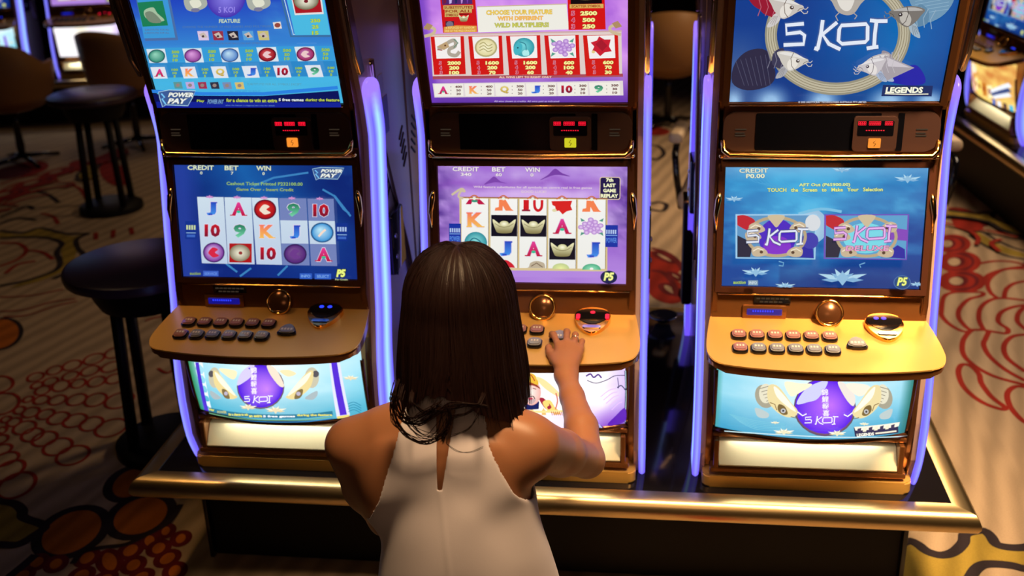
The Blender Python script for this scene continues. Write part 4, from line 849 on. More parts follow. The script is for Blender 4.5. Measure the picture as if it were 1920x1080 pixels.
('s','R',0.025,0,-2.815,2.926,-2.756,2.808),
('s','R',0.025,0,-2.733,2.975,-2.673,2.841),
('s','R',0.025,0,-2.65,3.02,-2.588,2.903),
('s','R',0.025,0,-3.052,2.624,-2.957,2.6,-2.839,2.496),
('s','R',0.025,0,-2.985,2.282,-2.991,2.41,-2.922,2.466),
('s','R',0.025,0,-3.59,4.1,-3.56,4.18,-3.37,3.97),
('s','R',0.025,0,-3.48,3.85,-3.35,3.77,-3.14,3.48),
('e','R',0,1,-3.28,4.11,0.19,-0.188,0.069,-0.22),
('e','R',0,1,-3.96,4.22,0.101,0.094,0.107,-0.173),
('e','R',0,1,-3.63,4.31,0.077,0.001,0.069,-0.135),
('e','D',0,1,-4.03,4.13,0.099,0.092,0.095,-0.148),
('s','R',0.012,0,-2.731,1.804,-2.625,1.828,-2.537,1.929,-2.44,1.973),
('s','R',0.012,0,-2.678,1.742,-2.574,1.766,-2.499,1.873,-2.417,1.945),
('s','R',0.012,0,-2.831,1.973,-2.683,2.001,-2.566,2.088),
('s','R',0.014,0,-1.98,1.734,-1.951,1.772,-1.914,1.792),
('s','R',0.014,0,-1.711,1.264,-1.653,1.224,-1.637,1.283),
]
# ------------------------------------------------------------------ gaming machine
TUBE = [(.046, 1.032), (.060, .985), (.073, .92), (.064, .85), (.053, .785), (.028, .64), (.003, .47), (-.03, .33), (-.04, .2), (-.028, .09), (.0, .02), (.012, .0)]
def surf_main(u, v, l):
    o = .0006+l*.00012; t = 1-v; return ((u-.5)*.474, .0436*t-.989*o, .56+.293*t+.147*o)
def surf_upper(u, v, l):
    o = .0006+l*.00012; t = (1-v)*.30; return ((u-.5)*.474, .016-.2736*t-.9618*o, 1.02+.9618*t-.2736*o)
def surf_belly(u, v, l):
    o = .0006+l*.00012; x = (u-.5)*.486; k = (2*u-1)**2
    return (x, -.104+.055*k+.035*v*v-o, .43-.26*v-.002*k)
def light_slab(x, parent):
    """a deep, narrow slab of violet light following the cabinet front"""
    path = catmull(TUBE, False, 3); n = len(path)
    a, b = .0085, .12
    sec = [(-a, b), (-a, b*.8), (-a, b*.5), (-a, b*.2), (-a, .008), (-a*.5, 0), (0, -.003), (a*.5, 0), (a, .008), (a, b*.2), (a, b*.5), (a, b*.8), (a, b)]
    V, C = [], []; rings = [(y, z, 0, 0) for y, z in path]
    y0, z0 = path[0]; rings = [(y0-.012*math.sin(t), z0+.034*math.sin(t), 1-math.cos(t), 1) for t in (1.5, 1.25, .95, .6, .3)]+rings; n = len(rings)
    for i, (y, z, q0, cap) in enumerate(rings):
        top = max(0, i-5)/(n-6); k_ = 1-q0
        for dx, dy in sec:
            V.append((x+dx*(.5+.5*k_), y+b/2*(1 if 1 else 0)+(dy-b/2)*max(.12, k_), z))
            if abs(dx) < a*.99: q = 1-abs(dx)/a*.7; c = mix3((95, 62, 250), (138, 150, 255), q)
            else:
                q = math.exp(-((dy/b-.5)/.34)**2); c = mix3((90, 58, 245), (160, 215, 252), q)
            if top < .12: c = mix3((150, 115, 250), c, top/.12)
            if top > .85: c = mix3(c, (115, 80, 255), (top-.85)/.15*.6)
            C.append(c)
    m_ = len(sec); F = [(i*m_+k, i*m_+k+1, (i+1)*m_+k+1, (i+1)*m_+k) for i in range(n-1) for k in range(m_-1)]
    F += [(i*m_+m_-1, i*m_, (i+1)*m_, (i+1)*m_+m_-1) for i in range(n-1)]
    F += [tuple(range(m_))[::-1], tuple(range((n-1)*m_, n*m_))]
    me = bpy.data.meshes.new('light_slab'); me.from_pydata(V, [], F)
    at = me.color_attributes.new('paint', 'FLOAT_COLOR', 'POINT')
    at.data.foreach_set('color', np.array([(*lin(c), 1) for c in C], np.float32).ravel())
    for p in me.polygons: p.use_smooth = True
    return link('light_slab', me, parent, [M_glow])
M_rail = mat('polished_rail', (.62, .50, .42), .12, 1)
M_label = mat('pale_button_print', (.55, .52, .46), .4)
DECK_M = Matrix.Translation((0, -.02, .475)) @ Matrix.Rotation(math.atan(.15), 4, 'X')
def on_deck(x, y, h=0): return DECK_M @ Vector((x, (y+.02)*1.0112, h))
def frame_part(name, root, surf, w0, w1, h0, h1, th, mt):
    """flat rim round a screen: inner half sizes (u, v beyond 0..1) to outer"""
    bm = bmesh.new()
    def ring(du, dv, l): return [bm.verts.new(surf(u, v, l)) for u, v in ((-du, -dv), (1+du, -dv), (1+du, 1+dv), (-du, 1+dv))]
    A, B, Cc, D = ring(w0, h0, -40), ring(w0, h0, th), ring(w1, h1, th), ring(w1, h1, -60)
    for P, Q in ((A, B), (B, Cc), (Cc, D)):
        for k in range(4): bm.faces.new((P[k], P[(k+1) % 4], Q[(k+1) % 4], Q[k]))
    return from_bm(name, bm, root, [mt])

def make_machine(name, arts, label, keycol=None, detail=True, bill=None):
    root = empty(name, label=label, category='slot machine')
    # cabinet
    bm = bmesh.new()
    prof = [(.03, .03), (.03, .15), (-.01, .18), (-.01, .42), (-.0, .552), (.004, .558), (.048, .858), (.042, .872), (.036, .885), (.03, .9), (.03, 1.0), (.022, 1.014), (.020, 1.02), (-.070, 1.335), (-.078, 1.36), (-.05, 1.42), (.30, 1.42), (.47, 1.2), (.50, .9), (.50, .03)]
    extrude_x(bm, prof, -.262, .262)
    bmesh.ops.bevel(bm, geom=[e for e in bm.edges if abs(e.verts[0].co.x-e.verts[1].co.x) < 1e-4], offset=.004, segments=2, affect='EDGES')
    from_bm('cabinet', bm, root, [M_bronze], angle=30)
    # side walls, glossy and pale, with cheeks that follow the light slabs
    for s in (-1, 1):
        bm = bmesh.new()
        fr = [(y+.004, z) for y, z in TUBE[::-1]]
        pr_ = [(.03, .0)]+[(max(y, -.03)+.006, z) for y, z in fr[1:]]+[(.02, 1.12), (-.075, 1.40), (.3, 1.43), (.5, 1.22), (.515, .9), (.515, .0)]
        extrude_x(bm, pr_, s*.262, s*.2745)
        from_bm('side_wall', bm, root, [M_side])
        if detail:
            for (y0, z0, n_, dz) in ((.225, .79, 4, -.022), (.27, .56, 5, -.02), (.44, .84, 5, -.022)):
                bm = bmesh.new()
                for k in range(n_): box(bm, (s*.2755, y0+k*.008, z0+k*dz), (.003, .055, .007), .0012, Matrix.Rotation(.55, 3, 'X'))
                from_bm('side_vent', bm, root, [M_black_matt])
        light_slab(s*.2842, root)
        bm = bmesh.new(); extrude_x(bm, [(.022, 1.085), (-.012, 1.13), (-.056, 1.26), (-.088, 1.385), (-.06, 1.40), (-.02, 1.27), (.03, 1.14), (.055, 1.09)], s*.2765, s*.288, bev=.003)
        from_bm('upper_rail', bm, root, [M_rail], angle=30)
        bm = bmesh.new(); tube(bm, [(s*.2745, y, z) for y, z in catmull([(.160, 1.10), (.170, 1.02), (.205, .885), (.285, .72), (.40, .52), (.45, .40)], False, 4)], .011, 8); from_bm('side_ridge', bm, root, [M_rail])
        if detail:
            bm = bmesh.new(); box(bm, (s*.2752, .27, .93), (.002, .075, .10), .0008); sk_ = from_bm('side_sticker', bm, root, [mat('violet_grey_sticker', (.16, .13, .38), .4)])
            bm = bmesh.new(); box(bm, (s*.2752, .25, 1.02), (.002, .045, .05), .0008); from_bm('side_sticker', bm, root, [mat('pale_sticker', (.4, .36, .5), .4)])
    # dark polished pillars beside the screens
    for s in (-1, 1):
        bm = bmesh.new()
        pr_ = [(.02, .03), (-.015, .12), (-.03, .2), (-.02, .34), (.002, .47), (-.012, .52), (.012, .66), (.035, .8), (.038, .87), (.03, .9), (.03, 1.0), (.02, 1.03), (-.075, 1.37), (.2, 1.37), (.2, .03)]
        extrude_x(bm, pr_, s*.246, s*.2615, bev=.003)
        from_bm('front_pillar', bm, root, [M_bronze_dark], angle=30)
        bm = bmesh.new()   # small gold horn beside the lower screen
        tube(bm, [(s*.247, .036, .80), (s*.252, .024, .775), (s*.257, .018, .74), (s*.255, .014, .70)], [.004, .008, .006, .002], 8)
        from_bm('gold_horn', bm, root, [M_gold_edge])
    # screens
    frame_part('lower_screen_bezel', root, surf_main, .004, .035, .005, .052, 55, M_bezel)
    frame_part('upper_screen_bezel', root, surf_upper, .004, .035, .004, .03, 45, M_bronze_dark)
    bm = bmesh.new(); tube(bm, [surf_main(u, 1.065, 50) for u in (-.02, .2, .5, .8, 1.02)], .0022, 6); from_bm('screen_piping', bm, root, [M_gold_edge])
    bm = bmesh.new(); tube(bm, [surf_upper(u, 1.02, 50) for u in (0, .5, 1.0)], .002, 6); from_bm('screen_piping', bm, root, [M_gold_edge])
    arts[0].build('upper_screen', root, surf_upper, M_paint); arts[1].build('lower_screen', root, surf_main, M_paint)
    arts[2].build('backlit_belly_glass', root, surf_belly, M_paint_bright, cuts=16)
    bm = bmesh.new()
    for v in (1.0,): tube(bm, [surf_belly(k/16, v+.02, -12) for k in range(17)], .009, 8)
    for u in (0, 1): tube(bm, [surf_belly(u, .3+k*.09, -10) for k in range(9)], .006, 6)
    from_bm('belly_frame', bm, root, [M_bronze_dark])
    # ledge below the belly glass and gold foot
    bm = bmesh.new()
    extrude_x(bm, [(.0, .118), (.028, .122), (.028, .062), (-.034, .062), (-.038, .068)], -.226, .226)
    from_bm('ledge_plate', bm, root, [M_plate])
    bm = bmesh.new(); box(bm, (0, -.02, .052), (.50, .036, .016), .004); box(bm, (-.234, -.012, .095), (.014, .05, .09), .003); box(bm, (.234, -.012, .095), (.014, .05, .09), .003); box(bm, (0, -.0, .15), (.49, .05, .012), .003)
    from_bm('ledge_frame', bm, root, [M_bronze])
    bm = bmesh.new(); prism(bm, rrect(0, .23, .535, .54, .02), 0, .034, bev=.004)
    from_bm('gold_foot', bm, root, [M_gold_satin], angle=40)
    tl = bpy.data.lights.new('ledge_lamp', 'AREA'); tl.shape = 'RECTANGLE'; tl.size = .40; tl.size_y = .02; tl.energy = .55; tl.color = (1, .93, .72)
    to = bpy.data.objects.new('ledge_lamp', tl); COL.objects.link(to); to.parent = root; to.location = (0, -.030, .156); to.rotation_euler = (math.radians(12), 0, 0)
    # button deck
    out = [(.262, .0), (.270, -.06), (.276, -.13), (.272, -.175), (.250, -.207), (.19, -.222), (.1, -.232), (0, -.236), (-.1, -.232), (-.19, -.222), (-.250, -.207), (-.272, -.175), (-.276, -.13), (-.270, -.06), (-.262, .0)]
    bm = bmesh.new(); prism(bm, [(x, (y+.02)*1.011) for x, y in catmull(out, False, 3)], -.004, 0, DECK_M, bev=.0015, seg=2)
    deck = from_bm('button_deck', bm, root, [M_gold_satin], angle=40)
    bm = bmesh.new(); prism(bm, [(x*.997, (y+.021)*1.005) for x, y in catmull(out, False, 3)], -.026, -.0045, DECK_M, bev=.006, seg=3)
    from_bm('deck_underside', bm, deck, [M_bronze], angle=50)
    def button(x, y, w_, h_, mt, big=False):
        bm = bmesh.new()
        o = rrect(0, 0, w_, h_, min(w_, h_)*.33, 4) if not big else catmull([(0, .025), (.024, -.008), (.017, -.022), (-.017, -.022), (-.024, -.008)], True, 5)
        prism(bm, o, -.001, .0075, bev=.002, mi=0)
        prism(bm, [(a_*.86, b_*.84) for a_, b_ in o], .006, .0125, bev=.003, seg=3, mi=1)
        
        for q in range(4 if big else 3): box(bm, (((q-1.5)*.008 if big else (q-1)*.007), .001 if not big else -.007, .0127), (.0052 if big else .004, .0085 if big else .007, .0006), mi=2)
        ob = from_bm('big_button' if big else 'button', bm, root, [M_black, mt, M_label], angle=40); ob.matrix_local = Matrix.Translation(on_deck(x, y)) @ Matrix.Rotation(math.atan(.15), 4, 'X')
        return ob
    M_key = [M_capred, M_capgrey]
    for r, y in ((0, -.092), (1, -.150)):
        proto = None
        for k in range(6):
            mt = 0 if r == 0 or k == 0 else 1; x = -.197+k*.0432
            b_ = button(x, y, .0375, .040, M_key[mt])
    button(.078, -.118, .05, .045, M_capgrey, True)
    # card slot, round emblem, bill slot
    bm = bmesh.new(); box(bm, (-.13, -.004, .494), (.108, .012, .036), .003); from_bm('card_slot_frame', bm, root, [M_bronze], angle=40)
    bm = bmesh.new(); box(bm, (-.13, -.010, .495), (.086, .006, .017), .002); sl = from_bm('card_slot', bm, root, [M_blue_dim])
    bm = bmesh.new()
    for k in range(9): box(bm, (-.158+k*.006, -.0135, .4985), (.003, .001, .004))
    from_bm('slot_light', bm, sl, [M_blue])
    bm = bmesh.new(); box(bm, (-.112, -.002, .526), (.09, .008, .02), .001); st = from_bm('slot_sticker', bm, root, [M_display])
    bm = bmesh.new()
    for k in range(2):
        for q in range(7 if k == 0 else 5): box(bm, (-.146+q*.0115+k*.008, -.0065, .530-k*.009), (.009, .0006, .0035))
    from_bm('sticker_print', bm, st, [M_print])
    EM = Matrix.Translation((.026, -.022, .5005)) @ Matrix.Rotation(math.radians(62), 4, 'X')
    bm = bmesh.new(); tube(bm, [EM @ Vector((.031*math.cos(t), .031*math.sin(t), .002)) for t in [2*math.pi*k/32 for k in range(32)]], .0036, 8, True)
    em = from_bm('round_emblem', bm, root, [M_gold_edge])
    bm = bmesh.new(); lathe(bm, [(0, .004), (.026, .003), (.0285, 0), (.0285, -.008), (0, -.008)], n=30, M=EM); from_bm('emblem_face', bm, em, [M_bronze_dark])
    bm = bmesh.new(); box(bm, (.026, -.034, .476), (.026, .012, .012), .003); from_bm('emblem_foot', bm, em, [M_gold_edge], angle=40)
    bx, by = .155, -.034
    bm = bmesh.new()
    T_ = Matrix.Translation((bx, by, .483)) @ Matrix.Rotation(math.radians(13), 4, 'X')
    o = [(.046*math.cos(t)*(1 if math.sin(t) > 0 else (1-.30*math.sin(t)**2)), .032*math.sin(t) if math.sin(t) > 0 else .074*math.sin(t)) for t in [2*math.pi*k/36 for k in range(36)]]
    prism(bm, o, -.03, .006, T_, bev=.003); bs = from_bm('bill_slot', bm, root, [M_gold_edge], angle=40)
    bm = bmesh.new(); prism(bm, [(x*.93, (y-.002)*.60+.006) for x, y in o], .004, .0075, T_, bev=.001); from_bm('bill_mouth', bm, bs, [M_black], angle=40)
    bm = bmesh.new(); prism(bm, rrect(0, -.051, .046, .011, .005), .006, .0085, T_, bev=.001); from_bm('bill_tongue', bm, bs, [M_chrome], angle=40)
    bm = bmesh.new()
    for dx in ((-.018, .0) if bill is None else bill[0]): prism(bm, [(dx+.0062*math.cos(t), .008+.0055*math.sin(t)) for t in [2*math.pi*k/14 for k in range(14)]], .0072, .0085, T_)
    if bill and bill[1] is M_redglow: prism(bm, rrect(-.036, -.01, .010, .02, .004), .0072, .0082, T_); prism(bm, rrect(.037, -.008, .010, .02, .004), .0072, .0082, T_)
    from_bm('bill_light', bm, bs, [M_blue if bill is None else bill[1]])
    # member display band
    bm = bmesh.new()
    def band(w_, h_, cx, cz, y0, y1, r, mt, nm, par): 
        b2 = bmesh.new(); prism(b2, rrect(cx, cz, w_, h_, r, 6), -y1, -y0, Matrix(((1, 0, 0, 0), (0, 0, -1, 0), (0, 1, 0, 0), (0, 0, 0, 1))), bev=.001)
        return from_bm(nm, b2, par, [mt], angle=40)
    bm.free()
    pn = band(.496, .094, 0, .948, -.0, .03, .03, M_panel, 'member_panel', root) if False else None
    def slab(nm, par, cx, cz, w_, h_, y, th, r, mt, bev=.001):
        b2 = bmesh.new(); M = Matrix(((1, 0, 0, 0), (0, 0, 1, y), (0, 1, 0, 0), (0, 0, 0, 1)))
        prism(b2, rrect(cx, cz, w_, h_, r, 6), -th, 0, M, bev=bev); return from_bm(nm, b2, par, [mt], angle=40)
    pn = slab('member_panel', root, 0, .947, .496, .096, .031, .012, .03, M_panel, .002)
    slab('display_window', pn, -.03, .947, .285, .090, .0185, .002, .003, M_display)
    slab('display_end', pn, .158, .947, .014, .090, .0185, .002, .002, M_display)
    kp = slab('key_housing', pn, .100, .944, .100, .082, .018, .010, .008, M_panel, .002)
    slab('key_display', kp, .100, .958, .082, .036, .0085, .001, .003, M_display)
    k = slab('lit_key', kp, .100, .923, .028, .023, .008, .003, .002, keycol or M_orange, .0008)
    bm = bmesh.new(); tube(bm, [(.101, .0042, .930), (.097, .0042, .924), (.103, .0042, .922), (.099, .0042, .916)], .0008, 5); from_bm('key_mark', bm, k, [M_bronze_dark])
    bm = bmesh.new()
    for x0, n_ in ((.062, 4), (.086, 6), (.122, 4)):
        for q in range(n_):
            x = x0+q*.0045
            for dz in (-.004, 0, .004): box(bm, (x, .0072, .970+dz), (.0033, .0008, .0012))
            box(bm, (x-.0016, .0072, .970), (.0009, .0008, .009)); box(bm, (x+.0016, .0072, .970), (.0009, .0008, .009))
    for q in range(8): box(bm, (.080+q*.0055, .0072, .953), (.0032, .0008, .0022))
    from_bm('red_text', bm, kp, [M_red])
    for s in (-1, 1):
        bm = bmesh.new(); box(bm, (s*.207, .0183, .953), (.026, .0008, .0025)); box(bm, (s*.207-.002, .0183, .944), (.022, .0008, .0022)); box(bm, (s*.207-.001, .0183, .938), (.024, .0008, .003))
        from_bm('panel_print', bm, pn, [M_print])
    # gold lip below the band
    bm = bmesh.new()
    tube(bm, [(-.248, .022, .925), (-.245, .01, .903), (-.232, .002, .893), (0, .000, .891), (.232, .002, .893), (.245, .01, .903), (.248, .022, .925)], .0065, 10)
    tube(bm, [(-.245, .02, .883), (0, .018, .881), (.245, .02, .883)], .003, 8)
    from_bm('gold_lip', bm, root, [M_gold_edge])
    if detail:   # lock housing on the right flank, bracket studs on the left
        bm = bmesh.new(); box(bm, (.286, .245, .585), (.022, .13, .17), .006); lk = from_bm('lock_box', bm, root, [M_black], angle=40)
        bm = bmesh.new()
        for z in (.61, .55): lathe(bm, [(0, .004), (.006, .003), (.008, 0)], n=12, M=Matrix.Translation((.2975, .20, z)) @ Matrix.Rotation(math.pi/2, 4, 'Y'))
        from_bm('lock_stud', bm, lk, [M_chrome])
        for s in (-1, 1):
            bm = bmesh.new(); lathe(bm, [(0, .012), (.004, .010), (.006, 0)], n=10, M=Matrix.Translation((s*.25, .03, .885)) @ Matrix.Rotation(math.pi/2, 4, 'X')); from_bm('hinge_stud', bm, root, [M_gold_edge])
    return root

X_L, X_M, X_R, Z_ST = -.696, 0.0, .712, .36
arts = {'L': (art_left_upper(), art_left_main(), art_belly_left()), 'M': (art_mid_upper(), art_mid_main(), art_belly_mid()), 'R': (art_right_upper(), art_right_main(), art_belly_right())}
mL = make_machine('slot_machine', arts['L'], 'gold slot machine with a blue reel game, nearest the black tables', bill=((-.012, .01), M_blue))
mM = make_machine('slot_machine', arts['M'], 'gold slot machine with the purple reel game the woman is playing', keycol=M_yellowkey, bill=((.0,), M_redglow))
mR = make_machine('slot_machine', arts['R'], 'gold slot machine showing the blue carp game menu, beside the patterned carpet')
for o, x in ((mL, X_L), (mM, X_M), (mR, X_R)): o.location = (x, 0, Z_ST); o['group'] = 'slot machines in the front row'
backs = []
for src, x, lab in ((mL, X_L, 'slot machine backing onto the left blue reel game, facing away'), (mM, X_M, 'slot machine backing onto the purple reel game, facing away'), (mR, X_R, 'slot machine backing onto the blue carp game, facing away')):
    c = copy_tree(src); c.location = (x, 1.056, Z_ST); c.rotation_euler = (0, 0, math.pi); c['label'] = lab; c['group'] = 'slot machines in the back row'; backs.append(c)

bm = bmesh.new(); box(bm, (.291, .045, .285), (.034, .11, .37), .008); wc = from_bm('wiring_cover', bm, backs[2], [M_black_matt], angle=40)
bm = bmesh.new(); box(bm, (.291, .045, .474), (.038, .114, .008), .003); from_bm('cover_rim', bm, wc, [M_gold_edge], angle=40)
# ------------------------------------------------------------------ stand
def make_stand(name, label, x0, x1, y0, y1, inset=.17):
    root = empty(name, ((x0+x1)/2, (y0+y1)/2, 0), label=label, category='machine stand'); w_, d_ = x1-x0, y1-y0
    bm = bmesh.new(); box(bm, (0, 0, .338), (w_-.10, d_-.10, .042), .002); from_bm('stand_top', bm, root, [M_black], angle=40)
    bm = bmesh.new(); r = .032
    for pts in ([(-w_/2+r, -d_/2+r), (w_/2-r, -d_/2+r)], [(w_/2-r, -d_/2+r), (w_/2-r, d_/2-r)], [(w_/2-r, d_/2-r), (-w_/2+r, d_/2-r)], [(-w_/2+r, d_/2-r), (-w_/2+r, -d_/2+r)]):
        (ax, ay), (bx_, by_) = pts; dx, dy = (bx_-ax), (by_-ay); L = math.hypot(dx, dy); ux, uy = dx/L, dy/L; nx, ny = uy, -ux
        secs = [(-.030, .3605), (.006, .3605), (.018, .357), (.026, .348), (.032, .334), (.032, .322), (.026, .310), (.016, .303), (-.030, .303)]
        A = []; B = []
        for o_, z in secs:
            A.append(bm.verts.new((ax+nx*o_-ux*o_, ay+ny*o_-uy*o_, z))); B.append(bm.verts.new((bx_+nx*o_+ux*o_, by_+ny*o_+uy*o_, z)))
        for k in range(len(secs)): q = (k+1) % len(secs); f = bm.faces.new((A[k], A[q], B[q], B[k]))
    from_bm('stand_trim', bm, root, [M_trim], angle=35)
    bm = bmesh.new(); box(bm, (0, 0, .16), (w_-.29, d_-2*inset, .30), .004); from_bm('stand_base', bm, root, [M_black_matt])
    for s in (-1, 1): bm = bmesh.new(); box(bm, (s*(w_/2-.14), 0, .16), (.012, d_-2*inset+.04, .30), .002); from_bm('base_edge', bm, root, [M_black], angle=40)
    return root
make_stand('machine_stand', 'long black stand with rounded gold edge carrying the front slot machines', -1.125, 1.135, -.135, 1.19)
bm = bmesh.new(); lathe(bm, [(0, .004), (.028, .004), (.034, .012), (.05, .020), (.052, .024), (.047, .024), (.030, .014), (0, .012)], n=28)
d = from_bm('ashtray', bm, None, [M_black], smooth=True); d.location = (.345, 1.05, .359); tag(d, label='small round black dish at the back of the stand between two machines', category='dish')
# ------------------------------------------------------------------ the player
import openvdb as vdb
class Field:
    def __init__(s, lo, hi, h):
        s.lo = np.array(lo, np.float32); s.h = h; s.n = np.ceil((np.array(hi)-np.array(lo))/h).astype(int)
        s.D = np.full(tuple(s.n), .05, np.float32)
    def sub(s, lo, hi):
        a = np.clip(((np.array(lo)-s.lo)/s.h).astype(int), 0, s.n); b = np.clip(((np.array(hi)-s.lo)/s.h).astype(int)+2, 0, s.n)
        sl = tuple(slice(i, j) for i, j in zip(a, b))
        g = np.meshgrid(*[s.lo[k]+s.h*np.arange(a[k], b[k], dtype=np.float32) for k in range(3)], indexing='ij', sparse=True)
        return sl, g
    def blend(s, sl, d, k, cut=False):
        A = s.D[sl]
        if cut: d = -d; q = np.maximum(k-np.abs(A-d), 0)/k; s.D[sl] = np.maximum(A, d)+q*q*k/4
        else: q = np.maximum(k-np.abs(A-d), 0)/k; s.D[sl] = np.minimum(A, d)-q*q*k/4
    def cap(s, a, b, r0, r1, k=.02, cut=False):
        a = np.array(a, np.float32); b = np.array(b, np.float32); m_ = max(r0, r1)+.05
        sl, g = s.sub(np.minimum(a, b)-m_, np.maximum(a, b)+m_); ba = b-a; L = float(ba@ba)
        t = np.clip(((g[0]-a[0])*ba[0]+(g[1]-a[1])*ba[1]+(g[2]-a[2])*ba[2])/L, 0, 1)
        d = np.sqrt((g[0]-a[0]-t*ba[0])**2+(g[1]-a[1]-t*ba[1])**2+(g[2]-a[2]-t*ba[2])**2)-(r0+(r1-r0)*t)
        s.blend(sl, d, k, cut)
    def ell(s, c, r, k=.02, rx=0, rz=0, cut=False):
        c = np.array(c, np.float32); m_ = max(r)+.05; sl, g = s.sub(c-m_, c+m_)
        X, Y, Z = g[0]-c[0], g[1]-c[1], g[2]-c[2]
        if rx: cs, sn = math.cos(rx), math.sin(rx); Y, Z = Y*cs+Z*sn, -Y*sn+Z*cs
        if rz: cs, sn = math.cos(rz), math.sin(rz); X, Y = X*cs+Y*sn, -X*sn+Y*cs
        k0 = np.sqrt((X/r[0])**2+(Y/r[1])**2+(Z/r[2])**2); k1 = np.sqrt((X/r[0]**2)**2+(Y/r[1]**2)**2+(Z/r[2]**2)**2)+1e-9
        s.blend(sl, k0*(k0-1)/k1, k, cut)
    def mesh(s, iso=0):
        g = vdb.FloatGrid(background=.05); g.copyFromArray(np.ascontiguousarray(s.D)); p, t, q = g.convertToPolygons(isovalue=iso, adaptivity=0)
        P = np.asarray(p)*s.h+s.lo; F = [tuple(int(i) for i in f) for f in q]+[tuple(int(i) for i in f) for f in t]
        return P, F
def torso(f, arms=True, g=0):
    f.ell((-.050, -.790, .56), (.165+g, .125+g, .13), .03)
    f.ell((-.058, -.800, .68), (.122+g, .092+g, .15), .05)
    f.ell((-.082, -.765, .815), (.143+g, .100+g, .15), .05)
    f.ell((-.090, -.748, .885), (.150+g, .082+g, .085), .04)
    f.ell((-.16, -.69, .83), (.055+g, .055+g, .055), .03); f.ell((-.03, -.69, .83), (.055+g, .055+g, .055), .03)
    f.cap((-.225, -.762, .885), (.045, -.757, .895), .052+g, .052+g, .04)
    f.cap((-.088, -.755, .955), (-.205, -.765, .915), .040+g, .036+g, .04); f.cap((-.088, -.755, .960), (.03, -.762, .922), .040+g, .036+g, .04)
    f.ell((-.205, -.785, .80), (.045+g, .06+g, .09), .03); f.ell((.030, -.785, .80), (.045+g, .06+g, .09), .03)
    f.ell((-.185, -.822, .845), (.052+g, .026+g, .075), .03); f.ell((.005, -.820, .850), (.052+g, .026+g, .075), .03)
    f.cap((-.088, -.752, .95), (-.070, -.722, 1.075), .050+g, .047+g, .035)
B = Field((-.37, -.95, .50), (.24, -.09, 1.30), .0031)
torso(B)
if True:  # spine furrow
    B.cap((-.092, -.875, .90), (-.066, -.905, .66), .018, .014, .03, cut=True)
# head
B.ell((-.056, -.715, 1.172), (.073, .090, .082), .02); B.ell((-.054, -.675, 1.13), (.056, .062, .078), .03, rx=-.15)
B.cap((-.054, -.630, 1.075), (-.054, -.655, 1.085), .016, .026, .02)          # chin
B.cap((-.054, -.607, 1.145), (-.054, -.598, 1.118), .006, .010, .012)          # nose
for sx in (-1, 1):
    B.ell((-.054+sx*.030, -.607, 1.150), (.016, .012, .010), .008, cut=True)
    B.cap((-.054+sx*.020, -.6185, 1.1575), (-.054+sx*.042, -.621, 1.1560), .0042, .0036, .006); B.cap((-.054+sx*.020, -.6195, 1.143), (-.054+sx*.040, -.622, 1.1435), .0030, .0030, .005)
    B.cap((-.054+sx*.015, -.612, 1.170), (-.054+sx*.044, -.622, 1.168), .004, .003, .008)
    B.ell((-.054+sx*.074, -.70, 1.14), (.010, .018, .030), .006)
B.cap((-.070, -.609, 1.096), (-.038, -.609, 1.096), .004, .004, .006); B.cap((-.066, -.612, 1.089), (-.042, -.612, 1.089), .005, .005, .006)
# left arm, hanging to the lap
B.cap((-.272, -.768, .880), (-.262, -.735, .765), .054, .044, .03); B.cap((-.262, -.735, .765), (-.240, -.690, .662), .044, .036, .02); B.ell((-.215, -.765, .80), (.05, .055, .09), .05)
B.cap((-.240, -.690, .662), (-.185, -.560, .665), .036, .030, .015); B.cap((-.185, -.560, .665), (-.13, -.49, .672), .030, .023, .012)
# right arm to the buttons
SH, EL, WR = (.083, -.768, .895), (.169, -.530, .723), (.106, -.277, .797)
B.cap(SH, (.125, -.655, .812), .054, .045, .035); B.cap((.125, -.655, .812), EL, .045, .038, .02); B.ell((.045, -.765, .87), (.07, .06, .05), .03)
B.cap(EL, (.152, -.44, .752), .037, .036, .015); B.cap((.152, -.44, .752), (.125, -.345, .777), .036, .027, .012); B.cap((.125, -.345, .777), WR, .0275, .0225, .012)
B.ell(WR, (.0265, .030, .0195), .016)
def hand(f, wr, K, fingers, thumb):
    for k_ in K: f.cap((wr[0]+(k_[0]-wr[0])*.2, wr[1]+.002, wr[2]+.002), k_, .0150, .0098, .016)
    f.ell(((wr[0]+K[1][0])/2-.004, (wr[1]+K[1][1])/2, (wr[2]+K[1][2])/2), (.031, .042, .0125), .012)
    for pts, r in fingers:
        for i in range(len(pts)-1): f.cap(pts[i], pts[i+1], r*(1-.09*i), r*(1-.09*(i+1)), .0035)
        f.ell(pts[1], (r*1.02,)*3, .003)
    rs = [.0145, .012, .0098, .0085, .0072]
    for i in range(len(thumb)-1): f.cap(thumb[i], thumb[i+1], rs[i], rs[i+1], .006 if i else .012)
K = [(.081, -.197, .838), (.101, -.193, .842), (.119, -.197, .838), (.134, -.206, .830)]
hand(B, WR, K, [([K[0], (.067, -.160, .848), (.060, -.140, .841), (.057, -.131, .830)], .0083), ([K[1], (.099, -.153, .853), (.096, -.130, .845), (.094, -.120, .832)], .0086),
               ([K[2], (.120, -.160, .849), (.1185, -.140, .839), (.117, -.132, .828)], .0082), ([K[3], (.137, -.175, .839), (.1375, -.158, .831), (.1365, -.151, .822)], .0073)],
     [(.092, -.252, .808), (.075, -.228, .815), (.062, -.202, .820), (.057, -.184, .823), (.056, -.172, .822)])
LW = (-.13, -.49, .672)
K2 = [(-.098, -.445, .672), (-.085, -.455, .672), (-.073, -.468, .670), (-.064, -.482, .668)]
for k_ in K2: B.cap(LW, k_, .014, .011, .012)
